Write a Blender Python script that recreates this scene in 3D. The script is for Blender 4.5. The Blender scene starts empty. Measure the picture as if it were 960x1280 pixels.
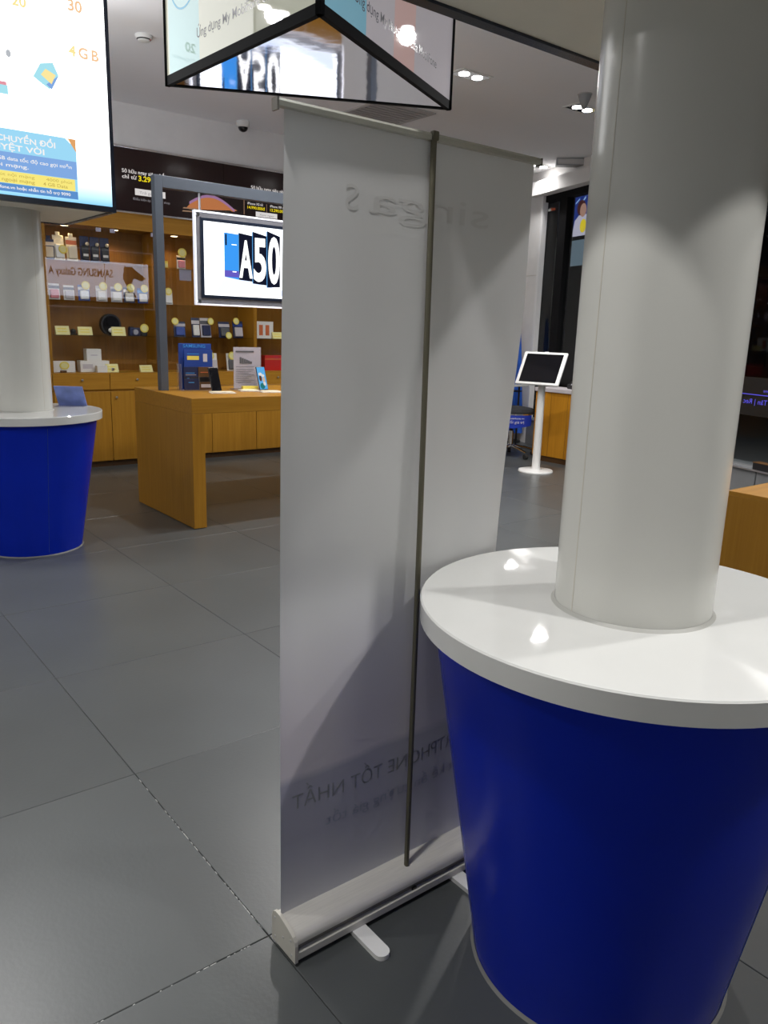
import bpy, bmesh, math, random
from mathutils import Matrix, Vector
random.seed(7)
PI = math.pi
R = math.radians
scene = bpy.context.scene
C = scene.collection

# ------------------------------------------------------------------ camera
cam_d = bpy.data.cameras.new('camera'); cam = bpy.data.objects.new('camera', cam_d); C.objects.link(cam)
cam_d.sensor_fit = 'HORIZONTAL'; cam_d.sensor_width = 36.0; cam_d.lens = 36.0 * 980 / 960
cam_d.clip_start = 0.02; cam_d.clip_end = 200
yaw, pitch, roll = R(38.5), R(13.2), R(1.8)
F = Vector((math.sin(yaw) * math.cos(pitch), math.cos(yaw) * math.cos(pitch), -math.sin(pitch)))
Rt = Vector((math.cos(yaw), -math.sin(yaw), 0)); Up = Rt.cross(F)
Rr = Rt * math.cos(roll) + Up * math.sin(roll); Ur = Up * math.cos(roll) - Rt * math.sin(roll)
m3 = Matrix((Rr, Ur, -F)).transposed()
cam.matrix_world = Matrix.Translation((0, 0, 1.333)) @ m3.to_4x4()
scene.camera = cam

# ------------------------------------------------------------------ world, exposure
w = bpy.data.worlds.new('night'); scene.world = w; w.use_nodes = True
w.node_tree.nodes['Background'].inputs[0].default_value = (0.010, 0.012, 0.02, 1)
w.node_tree.nodes['Background'].inputs[1].default_value = 0.5
vs = scene.view_settings
vs.view_transform = 'Standard'; vs.look = 'None'; vs.exposure = 0.0; vs.gamma = 1.0; vs.use_curve_mapping = False
DOWN_W = 126.0          # watts of one ceiling downlight
CEIL = 3.15

# ------------------------------------------------------------------ materials
MATS = {}
def new_mat(name):
    m = bpy.data.materials.new(name); m.use_nodes = True
    nt = m.node_tree; nt.nodes.clear()
    out = nt.nodes.new('ShaderNodeOutputMaterial')
    MATS[name] = m
    return m, nt, out
def L(nt, a, b): nt.links.new(a, b)
def mat(name, col, rough=.5, metal=0., spec=.5, noise=0., nscale=8., emit=None, es=0., coat=0., trans=0., bump=0., bscale=40., rvar=False, stretch=None):
    m, nt, out = new_mat(name)
    b = nt.nodes.new('ShaderNodeBsdfPrincipled'); L(nt, b.outputs[0], out.inputs[0])
    b.inputs['Base Color'].default_value = (*col, 1); b.inputs['Roughness'].default_value = rough
    b.inputs['Metallic'].default_value = metal; b.inputs['Specular IOR Level'].default_value = spec
    b.inputs['Coat Weight'].default_value = coat; b.inputs['Coat Roughness'].default_value = .04
    b.inputs['Transmission Weight'].default_value = trans
    if emit: b.inputs['Emission Color'].default_value = (*emit, 1); b.inputs['Emission Strength'].default_value = es
    if noise or bump or rvar:
        tc = nt.nodes.new('ShaderNodeTexCoord'); vec = tc.outputs['Object']
        if stretch:
            mp = nt.nodes.new('ShaderNodeMapping'); mp.inputs['Scale'].default_value = stretch
            L(nt, vec, mp.inputs[0]); vec = mp.outputs[0]
    if noise:
        n = nt.nodes.new('ShaderNodeTexNoise'); n.inputs['Scale'].default_value = nscale; n.inputs['Detail'].default_value = 6
        L(nt, vec, n.inputs['Vector'])
        r = nt.nodes.new('ShaderNodeMapRange'); r.inputs[1].default_value = .25; r.inputs[2].default_value = .75
        r.inputs[3].default_value = 1 - noise; r.inputs[4].default_value = 1 + noise
        L(nt, n.outputs[0], r.inputs[0])
        val = r.outputs[0]
        if rvar:
            oi = nt.nodes.new('ShaderNodeObjectInfo')
            r2 = nt.nodes.new('ShaderNodeMapRange'); r2.inputs[3].default_value = .94; r2.inputs[4].default_value = 1.06
            L(nt, oi.outputs['Random'], r2.inputs[0])
            mu = nt.nodes.new('ShaderNodeMath'); mu.operation = 'MULTIPLY'; L(nt, val, mu.inputs[0]); L(nt, r2.outputs[0], mu.inputs[1]); val = mu.outputs[0]
        vm = nt.nodes.new('ShaderNodeVectorMath'); vm.operation = 'SCALE'; vm.inputs[0].default_value = col
        L(nt, val, vm.inputs['Scale']); L(nt, vm.outputs[0], b.inputs['Base Color'])
    if bump:
        n = nt.nodes.new('ShaderNodeTexNoise'); n.inputs['Scale'].default_value = bscale; n.inputs['Detail'].default_value = 3
        L(nt, vec, n.inputs['Vector'])
        bp = nt.nodes.new('ShaderNodeBump'); bp.inputs['Strength'].default_value = bump; bp.inputs['Distance'].default_value = .02
        L(nt, n.outputs[0], bp.inputs['Height']); L(nt, bp.outputs[0], b.inputs['Normal'])
    return m
def emat(name, col, s=1.0, gloss=False):
    if gloss: return mat(name, tuple(c * .05 for c in col), .08, emit=col, es=s)
    m, nt, out = new_mat(name)
    e = nt.nodes.new('ShaderNodeEmission'); e.inputs[0].default_value = (*col, 1); e.inputs[1].default_value = s
    L(nt, e.outputs[0], out.inputs[0]); return m
def glass(name, tint=(1, 1, 1), ior=1.5, rough=0., haze=0., hazecol=(1, 1, 1)):
    m, nt, out = new_mat(name)
    t = nt.nodes.new('ShaderNodeBsdfTransparent'); t.inputs[0].default_value = (*tint, 1)
    g = nt.nodes.new('ShaderNodeBsdfGlossy'); g.inputs['Roughness'].default_value = rough
    fr = nt.nodes.new('ShaderNodeFresnel'); fr.inputs['IOR'].default_value = ior
    ge = nt.nodes.new('ShaderNodeNewGeometry'); bf = nt.nodes.new('ShaderNodeMath'); bf.operation = 'SUBTRACT'; bf.inputs[0].default_value = 1.0; L(nt, ge.outputs['Backfacing'], bf.inputs[1])
    fm = nt.nodes.new('ShaderNodeMath'); fm.operation = 'MULTIPLY'; L(nt, fr.outputs[0], fm.inputs[0]); L(nt, bf.outputs[0], fm.inputs[1])   # a thin pane reflects where light enters it
    mx = nt.nodes.new('ShaderNodeMixShader'); L(nt, fm.outputs[0], mx.inputs[0]); L(nt, t.outputs[0], mx.inputs[1]); L(nt, g.outputs[0], mx.inputs[2])
    last = mx
    if haze:
        d = nt.nodes.new('ShaderNodeBsdfDiffuse'); d.inputs[0].default_value = (*hazecol, 1)
        m2 = nt.nodes.new('ShaderNodeMixShader'); m2.inputs[0].default_value = haze
        L(nt, mx.outputs[0], m2.inputs[1]); L(nt, d.outputs[0], m2.inputs[2]); last = m2
    L(nt, last.outputs[0], out.inputs[0]); return m
def wood(name, col, dark, axis=2, rough=.38, sc=9.):
    m, nt, out = new_mat(name)
    b = nt.nodes.new('ShaderNodeBsdfPrincipled'); L(nt, b.outputs[0], out.inputs[0]); b.inputs['Roughness'].default_value = rough
    b.inputs['Specular IOR Level'].default_value = .22
    tc = nt.nodes.new('ShaderNodeTexCoord'); mp = nt.nodes.new('ShaderNodeMapping'); L(nt, tc.outputs['Object'], mp.inputs[0])
    s = [sc * 3, sc * 3, sc * 3]; s[axis] = sc * .12; mp.inputs['Scale'].default_value = s
    n = nt.nodes.new('ShaderNodeTexNoise'); n.inputs['Scale'].default_value = 1.6; n.inputs['Detail'].default_value = 8; n.inputs['Roughness'].default_value = .65
    L(nt, mp.outputs[0], n.inputs['Vector'])
    cr = nt.nodes.new('ShaderNodeValToRGB'); cr.color_ramp.elements[0].position = .32; cr.color_ramp.elements[1].position = .68
    cr.color_ramp.elements[0].color = (*dark, 1); cr.color_ramp.elements[1].color = (*col, 1)
    L(nt, n.outputs[0], cr.inputs[0]); L(nt, cr.outputs[0], b.inputs['Base Color'])
    return m

mat('tile', (.074, .080, .080), .33, spec=.45, noise=.10, nscale=2.2, rvar=True, bump=.02, bscale=90)
mat('grout', (.075, .075, .073), .9, noise=.6, nscale=3)
mat('grout_chalk', (.55, .55, .53), .9)
mat('ceiling', (.92, .915, .935), .9)
mat('wall', (.78, .77, .76), .8, noise=.03)
mat('wall_side', (.78, .77, .75), .85, noise=.05)
mat('column', (.61, .61, .57), .22, spec=.5, noise=.02, nscale=3)
mat('seam', (.55, .52, .44), .6)
mat('laminate_white', (.65, .655, .635), .03, spec=.55, noise=.015)
mat('laminate_edge', (.76, .75, .70), .3, noise=.02)
mat('blue', (.002, .020, .42), .26, spec=.18, noise=.06, nscale=4)
mat('silicone', (.42, .42, .39), .5)
mat('floor_silicone', (.16, .16, .15), .6)
wood('wood', (.40, .195, .022), (.32, .145, .014), 2)
wood('wood_h', (.42, .205, .024), (.33, .15, .015), 0)
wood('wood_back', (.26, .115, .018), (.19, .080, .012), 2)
wood('wood_orange', (.58, .26, .020), (.48, .20, .014), 2)
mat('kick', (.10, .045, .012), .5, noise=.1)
mat('dark_gap', (.02, .008, .004), .8)
mat('steel', (.62, .62, .63), .28, metal=1.)
mat('chrome', (.8, .8, .82), .12, metal=1.)
mat('alu', (.62, .62, .66), .30, metal=.9)
mat('grey_metal', (.085, .10, .125), .42, metal=.2, noise=.05)
mat('black', (.012, .012, .014), .35, noise=.1)
mat('matte_black', (.006, .006, .007), .8, spec=.15)
mat('black_gloss', (.006, .006, .008), .08)
mat('bezel', (.012, .018, .035), .25)
mat('fascia', (.022, .008, .008), .13, spec=.5)
mat('white_plastic', (.78, .78, .76), .35, noise=.02)
mat('cassette', (.70, .68, .62), .34, metal=.15, noise=.07, nscale=6, stretch=(2, 40, 40))
mat('rail', (.50, .50, .44), .4, metal=.3)
mat('cassette_cap', (.55, .53, .47), .4, noise=.05)
mat('cassette_dark', (.20, .19, .17), .4, metal=.5)
mat('pole', (.15, .14, .10), .4, metal=.5, noise=.1)
mat('mirror', (.74, .74, .80), .06, metal=1., bump=.05, bscale=4)
mat('underside', (.80, .77, .67), .6, noise=.03)
glass('pane', (.985, .99, .99), 1.72)
glass('shelf_glass', (.90, .94, .92), 1.5)
glass('acrylic', (.95, .95, .97), 1.45, haze=.10, hazecol=(.8, .8, .9))
glass('window_glass', (.93, .95, .95), 1.35)
mat('yellow', (.80, .66, .10), .6, noise=.04)
mat('yellow_pale', (.80, .74, .33), .65, noise=.05)
mat('paper', (.78, .76, .72), .7, noise=.03)
mat('paper_grey', (.56, .52, .54), .7, noise=.04)
mat('ink', (.10, .10, .11), .6)
mat('navy', (.012, .02, .075), .4, noise=.15)
mat('pack_blue', (.02, .06, .30), .35, noise=.1)
mat('sky', (.06, .32, .75), .35)
mat('cream', (.78, .68, .50), .5, noise=.06)
mat('pink', (.72, .25, .28), .5, noise=.1)
mat('orange', (.60, .15, .05), .45)
mat('red', (.55, .02, .015), .45, noise=.1)
mat('flag_blue', (.012, .10, .50), .7, noise=.15, nscale=14)
mat('flag_red', (.55, .01, .012), .7, noise=.15, nscale=14)
mat('fabric_black', (.02, .022, .026), .85, noise=.2, nscale=40)
mat('cloth_blue', (.01, .04, .42), .6)
mat('clip', (.38, .36, .44), .3, metal=.3)
mat('rubber', (.02, .02, .02), .7)
mat('vent', (.5, .48, .48), .6)
mat('grey_box', (.30, .31, .32), .5)
mat('sill', (.17, .175, .18), .4, noise=.08)
mat('trim_white', (.82, .82, .82), .4)
mat('leaf_blue', (.20, .27, .62), .35, noise=.25, nscale=14)
emat('lamp', (1, .97, .95), 14)
emat('lamp_warm', (1, .80, .45), 9)

# ------------------------------------------------------------------ mesh helpers
class MB:
    def __init__(s): s.bm = bmesh.new()
    def box(s, x0, x1, y0, y1, z0, z1, bev=0., seg=2):
        r = bmesh.ops.create_cube(s.bm, size=1.0)
        for v in r['verts']:
            v.co = Vector(((x0 + x1) / 2 + v.co.x * (x1 - x0), (y0 + y1) / 2 + v.co.y * (y1 - y0), (z0 + z1) / 2 + v.co.z * (z1 - z0)))
        if bev:
            es = list({e for v in r['verts'] for e in v.link_edges})
            bmesh.ops.bevel(s.bm, geom=es, offset=bev, segments=seg, profile=.5, affect='EDGES')
        return s
    def lathe(s, prof, n=48, c=(0, 0), cap=True):
        rings = []
        for r, z in prof:
            rings.append([s.bm.verts.new((c[0] + r * math.cos(2 * PI * k / n), c[1] + r * math.sin(2 * PI * k / n), z)) for k in range(n)])
        for a, b in zip(rings, rings[1:]):
            for k in range(n): s.bm.faces.new((a[k], a[(k + 1) % n], b[(k + 1) % n], b[k]))
        if cap:
            s.bm.faces.new(rings[0][::-1]); s.bm.faces.new(rings[-1])
        return s
    def tube(s, pts, r, n=10, cap=True):
        pts = [Vector(p) for p in pts]; rings = []
        rr = r if isinstance(r, (list, tuple)) else [r] * len(pts)
        for i, p in enumerate(pts):
            d = (pts[min(i + 1, len(pts) - 1)] - pts[max(i - 1, 0)]).normalized()
            a = d.cross(Vector((0, 0, 1)) if abs(d.z) < .95 else Vector((1, 0, 0))).normalized(); b = d.cross(a)
            rings.append([s.bm.verts.new(p + a * rr[i] * math.cos(2 * PI * k / n) + b * rr[i] * math.sin(2 * PI * k / n)) for k in range(n)])
        for a, b in zip(rings, rings[1:]):
            for k in range(n): s.bm.faces.new((a[k], a[(k + 1) % n], b[(k + 1) % n], b[k]))
        if cap: s.bm.faces.new(rings[0][::-1]); s.bm.faces.new(rings[-1])
        return s
    def prism(s, poly, lo, hi, ax='z'):
        """poly: 2-d outline; ax: the axis it is pulled along ('z': xy, 'x': yz, 'y': xz)"""
        def P(u, v, t): return {'z': (u, v, t), 'x': (t, u, v), 'y': (u, t, v)}[ax]
        a = [s.bm.verts.new(P(u, v, lo)) for u, v in poly]; b = [s.bm.verts.new(P(u, v, hi)) for u, v in poly]
        n = len(poly)
        for k in range(n): s.bm.faces.new((a[k], a[(k + 1) % n], b[(k + 1) % n], b[k]))
        s.bm.faces.new(a[::-1]); s.bm.faces.new(b); return s
    def sphere(s, c, r, sx=1, sy=1, sz=1, u=16, v=10):
        q = bmesh.ops.create_uvsphere(s.bm, u_segments=u, v_segments=v, radius=r)
        for x in q['verts']: x.co = Vector((c[0] + x.co.x * sx, c[1] + x.co.y * sy, c[2] + x.co.z * sz))
        return s
    def disc_y(s, cx, y0, y1, cz, r, n=24, r2=None):
        return s.prism([(cx + r * math.cos(2 * PI * k / n), cz + (r2 or r) * math.sin(2 * PI * k / n)) for k in range(n)], y0, y1, 'y')
    def mesh(s, smooth=False):
        bmesh.ops.recalc_face_normals(s.bm, faces=s.bm.faces[:])
        me = bpy.data.meshes.new('mesh'); s.bm.to_mesh(me); s.bm.free()
        if smooth:
            for p in me.polygons: p.use_smooth = True
            try: me.set_sharp_from_angle(angle=R(35))
            except Exception: pass
        return me
    def build(s, name, material, parent=None, smooth=False, label=None, loc=(0, 0, 0), rot=(0, 0, 0)):
        return link(name, s.mesh(smooth), material, parent, label, loc, rot)
def link(name, me, material, parent=None, label=None, loc=(0, 0, 0), rot=(0, 0, 0)):
    me.name = name
    o = bpy.data.objects.new(name, me); C.objects.link(o)
    if material and not me.materials: me.materials.append(MATS[material])
    o.parent = parent; o.location = loc; o.rotation_euler = rot
    if label: o['label'] = label
    return o
def thing(name, label, cat, loc=(0, 0, 0), rz=0., group=None):
    o = bpy.data.objects.new(name, None); C.objects.link(o); o.empty_display_size = .05
    o.location = loc; o.rotation_euler = (0, 0, rz); o['label'] = label; o['category'] = cat
    if group: o['group'] = group
    return o
def tag(o, label, cat, group=None):
    o['label'] = label; o['category'] = cat
    if group: o['group'] = group
    return o
def struct(o, label=None):
    o['kind'] = 'structure'
    if label: o['label'] = label
    return o
def copy_tree(o, parent=None):
    c = o.copy(); C.objects.link(c); c.parent = parent
    for ch in o.children: copy_tree(ch, c)
    return c
TEXT_CACHE = {}
def text(s, x, z, h, material, parent, y=-.001, width=None, align='LEFT', face='-y', mirror=False, name='lettering', bold=0., shear=0.):
    """flat lettering standing in the local xz plane, facing local -y (or +y); h = capital height"""
    key = (s, bold, shear)
    if key not in TEXT_CACHE:
        cu = bpy.data.curves.new('t', 'FONT'); cu.body = s; cu.size = 1.0; cu.resolution_u = 4; cu.offset = bold; cu.shear = shear
        ob = bpy.data.objects.new('t', cu); C.objects.link(ob)
        dg = bpy.context.evaluated_depsgraph_get(); me = bpy.data.meshes.new_from_object(ob.evaluated_get(dg))
        bpy.data.objects.remove(ob); bpy.data.curves.remove(cu)
        TEXT_CACHE[key] = [tuple(v.co) for v in me.vertices], [tuple(p.vertices) for p in me.polygons]
    vs_, fs = TEXT_CACHE[key]
    if not vs_: return None
    xs = [v[0] for v in vs_]; x0, x1 = min(xs), max(xs)
    k = h / .70; kx = k if width is None else width / (x1 - x0)
    off = {'LEFT': -x0, 'CENTER': -(x0 + x1) / 2, 'RIGHT': -x1}[align]
    sg = -1 if face == '+y' else 1
    if mirror: sg = -sg
    co = [(x + sg * (v[0] + off) * kx, y, z + v[1] * k) for v in vs_]
    me = bpy.data.meshes.new('lettering'); me.from_pydata(co, [], fs); me.update()
    return link(name, me, material, parent)
def quad(name, x0, x1, z0, z1, y, material, parent, t=.0006):
    return MB().box(x0, x1, y - t, y, z0, z1).build(name, material, parent)

# ================================================================== THE SETTING
FH = R(-18)            # the glazed front turns 18 degrees from the room's y axis
X0, X1, Y0, Y1 = -3.2, 8.3, -3.4, 7.6
floor = struct(MB().box(X0, X1, Y0, Y1, -.12, -.004).build('floor', 'grout'), 'grey porcelain tiled shop floor')
tile_me = None
tx = [round(.75 + .8 * k, 3) for k in range(-5, 10)]; ty = [round(1.31 + .8 * k, 3) for k in range(-6, 8)]
q = MB(); q.box(-.3991, .3991, -.3991, .3991, -.008, 0); es = [e for e in q.bm.edges if all(v.co.z > -.001 for v in e.verts)]
bmesh.ops.bevel(q.bm, geom=es, offset=.0014, segments=1, affect='EDGES'); tile_me = q.mesh(); tile_me.materials.append(MATS['tile'])
for x in tx:
    for y in ty:
        cx, cy = x + .4, y + .4
        if cx * math.cos(FH) + cy * math.sin(FH) > 5.6: continue
        o = bpy.data.objects.new('tile', tile_me); C.objects.link(o); o.parent = floor
        o.location = (cx, cy, random.uniform(-.0004, .0004)); o.rotation_euler = (0, 0, random.choice((0, PI / 2, PI, -PI / 2)))
# chalky grout showing in the joints near the banner
cb = MB()
for i in range(46):
    y = 1.33 + (i / 46) ** 1.5 * .75 + random.uniform(0, .008); w_ = random.uniform(.004, .016)
    if random.random() < .78: cb.box(.7490, .7510, y, y + w_, -.004, -.0012)
for i in range(44):
    x = .36 + i * .008; w_ = random.uniform(.003, .008)
    if random.random() < .45: cb.box(x, x + w_, 1.3092, 1.3108, -.004, -.0012)
o = cb.build('joint_filler', 'grout_chalk', floor); o['kind'] = 'stuff'

struct(MB().box(X0, X1, Y0, Y1, CEIL, CEIL + .12).build('ceiling', 'ceiling'), 'plain pale grey painted ceiling')
wb = MB(); wb.box(X0, X1, Y1, Y1 + .12, -.1, CEIL); wb.box(X0, 5.6, 7.205, Y1, 2.80, CEIL - .0005)
struct(wb.build('wall_back', 'wall'), 'back wall with shallow bulkhead above the dark sign band')
struct(MB().box(X0 - .12, X0, Y0, Y1, -.1, CEIL).build('wall_left', 'wall_side'))
struct(MB().box(X0, X1, Y0 - .12, Y0, -.1, CEIL).build('wall_front', 'wall_side'))
# wall to the right of the shelving, behind the desk
# glazed front, local frame: x = outward, y = along the front, z = up
front = bpy.data.objects.new('wall_right', None); C.objects.link(front); front.rotation_euler = (0, 0, FH); front['kind'] = 'structure'; front['label'] = 'slanted glazed shop front wall'
MB().box(5.0, 5.2, 8.44, 9.9, -.1, CEIL - .001).build('pier', 'wall', front)
MB().box(5.0, 5.2, -6, 8.44, 3.02, CEIL - .001).build('upper_panel', 'wall', front)
MB().box(4.90, 5.2, -6, 8.60, 2.87, 3.02, .006).build('lintel', 'wall', front)
MB().box(4.985, 5.2, 4.81, 8.44, -.1, .325, .006).build('sill_wall', 'sill', front)
MB().box(4.985, 5.2, -6, 4.80, -.1, .30, .006).build('sill_wall', 'sill', front)
MB().box(4.965, 5.2, -6, 8.44, .300, .312).build('sill_cap', 'alu', front)
MB().box(4.9985, 5.0, 8.44, 9.8, 1.995, 2.0).build('panel_joint', 'seam', front)
win = struct(MB().box(5.06, 5.07, -6, 8.44, .312, 2.87).build('window_1', 'window_glass'), 'tall dark shop window at night')
win.rotation_euler = (0, 0, FH)
MB().box(5.066, 5.20, 8.425, 8.4395, .31, 2.87).build('jamb', 'matte_black', win)
MB().box(4.985, 5.056, 8.415, 8.455, .31, 2.88, .004).build('window_frame', 'trim_white', win, label='white upright window frame')
MB().box(5.02, 5.12, 7.96, 8.11, .31, 2.87).build('mullion', 'matte_black', win)
MB().box(5.02, 5.12, -6, 8.42, 2.80, 2.87).build('top_rail', 'matte_black', win)
MB().box(5.02, 5.12, 5.9, 6.0, .31, 2.87).build('mullion', 'matte_black', win)
MB().box(5.02, 5.12, 2.2, 2.3, .31, 2.87).build('mullion', 'matte_black', win)
emat('sign_dim_white', (.75, .75, .7), .6); emat('sign_dim_red', (.6, .10, .03), .5)
for s_, a, b, m_ in (('mobi', 8.395, 8.33, 'sign_dim_white'), ('fone', 8.325, 8.24, 'sign_dim_red')):
    o = text(s_, 0, 0, .035, m_, win, width=abs(a - b)); o.rotation_euler = (0, 0, -PI / 2); o.location = (5.045, a, 2.70)

# ================================================================== ROUND COLUMNS, COUNTERS AND SIGN BOXES
mat('scr_edge', (.02, .03, .05), .3)
emat('scr_white', (1, .99, .99), 1.15); emat('scr_cyan', (.36, .74, .98), .95); emat('scr_cyan2', (.62, .86, 1.), 1.0); emat('scr_blue', (.13, .33, .72), .85)
emat('scr_yellow', (1, .86, .22), .95); emat('scr_teal', (.42, .82, .93), .95); emat('scr_gold', (1., .83, .36), .98); emat('scr_rust', (.85, .42, .16), .9); emat('scr_orange', (.98, .62, .36), .95)
emat('scr_pale', (.93, .91, .90), 1.0); emat('scr_grey', (.55, .58, .62), .9); emat('scr_pink', (.85, .35, .42), .9); emat('scr_deep', (.25, .45, .85), .9); emat('scr_ochre', (.72, .55, .12), .8)
def grad_emat(name, top, bot, z0, z1, s):
    m, nt, out = new_mat(name)
    tc = nt.nodes.new('ShaderNodeTexCoord'); sp = nt.nodes.new('ShaderNodeSeparateXYZ'); L(nt, tc.outputs['Object'], sp.inputs[0])
    r = nt.nodes.new('ShaderNodeMapRange'); r.inputs[1].default_value = z0; r.inputs[2].default_value = z1; L(nt, sp.outputs[2], r.inputs[0])
    cr = nt.nodes.new('ShaderNodeValToRGB'); cr.color_ramp.elements[0].color = (*bot, 1); cr.color_ramp.elements[1].color = (*top, 1)
    L(nt, r.outputs[0], cr.inputs[0]); e = nt.nodes.new('ShaderNodeEmission'); e.inputs[1].default_value = s
    L(nt, cr.outputs[0], e.inputs[0]); L(nt, e.outputs[0], out.inputs[0])
grad_emat('scr_ad', (1, 1, 1), (.11, .25, .36), .03, .33, 3.0)      # the picture on the screen: white running into sky blue at its foot

def round_column(x, y, label, seam_ang):
    o = thing('round_column', label, 'column', (x, y, 0))
    MB().lathe([(.151, .0), (.151, CEIL - .002)], 72).build('shaft', 'column', o, True)
    a = seam_ang
    MB().box(.1502, .1514, -.0009, .0009, .81, CEIL - .01).build('seam', 'seam', o, rot=(0, 0, a))
    return o
def round_counter(x, y, label, seam_ang):
    o = thing('round_counter', label, 'counter', (x, y, 0))
    n = 96
    # drum and top are rings around the column
    MB().lathe([(.156, .0), (.268, .0), (.270, .012), (.392, .763), (.156, .763), (.156, 0)], n, cap=False).build('drum', 'blue', o, True, label='glossy blue tapered drum')
    MB().lathe([(.1535, .763), (.415, .763), (.4215, .766), (.4225, .807), (.4195, .81), (.1535, .81), (.1535, .763)], n, cap=False).build('counter_top', 'laminate_white', o, True, label='round white laminate top')
    MB().lathe([(.151, .81), (.158, .81), (.1515, .816)], n, cap=False).build('sealant', 'silicone', o, True)
    MB().lathe([(.269, .0), (.276, .0), (.270, .006)], n, cap=False).build('floor_sealant', 'floor_silicone', o, True)
    sm = MB()
    sm.tube([(.2712, 0, .02), (.3895, 0, .745)], .0012, 6)
    sm.build('seam', 'pack_blue', o, rot=(0, 0, seam_ang))
    return o
def sign_box(x, y, label, z0=1.93):
    o = thing('sign_box', label, 'display', (x, y, z0))
    H, T = .43, CEIL - z0 - .002
    b = MB()
    for sx in (-1, 1):
        b.box(sx * H - (.03 if sx > 0 else 0), sx * H + (0 if sx > 0 else .03), -H, H, 0, T)
        b.box(-H + .03, H - .03, sx * H - (.03 if sx > 0 else 0), sx * H + (0 if sx > 0 else .03), 0, T)
    b.build('frame', 'bezel', o, label='dark frame')
    u = MB()   # underside sheet with the column passing through
    ring = [(.1535 * math.cos(2 * PI * k / 48), .1535 * math.sin(2 * PI * k / 48)) for k in range(48)]
    h = H - .03; sq = []
    for k in range(48):
        a = 2 * PI * k / 48; c_, s_ = math.cos(a), math.sin(a); t = h / max(abs(c_), abs(s_)); sq.append((c_ * t, s_ * t))
    A = [u.bm.verts.new((*p, .006)) for p in ring]; B = [u.bm.verts.new((*p, .006)) for p in sq]
    A2 = [u.bm.verts.new((*p, .012)) for p in ring]; B2 = [u.bm.verts.new((*p, .012)) for p in sq]
    for k in range(48):
        j = (k + 1) % 48
        u.bm.faces.new((A[k], A[j], B[j], B[k])); u.bm.faces.new((A2[k], B2[k], B2[j], A2[j])); u.bm.faces.new((A[k], A2[k], A2[j], A[j])); u.bm.faces.new((B[k], B[j], B2[j], B2[k]))
    u.build('underside', 'underside', o)
    return o, H, T
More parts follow.
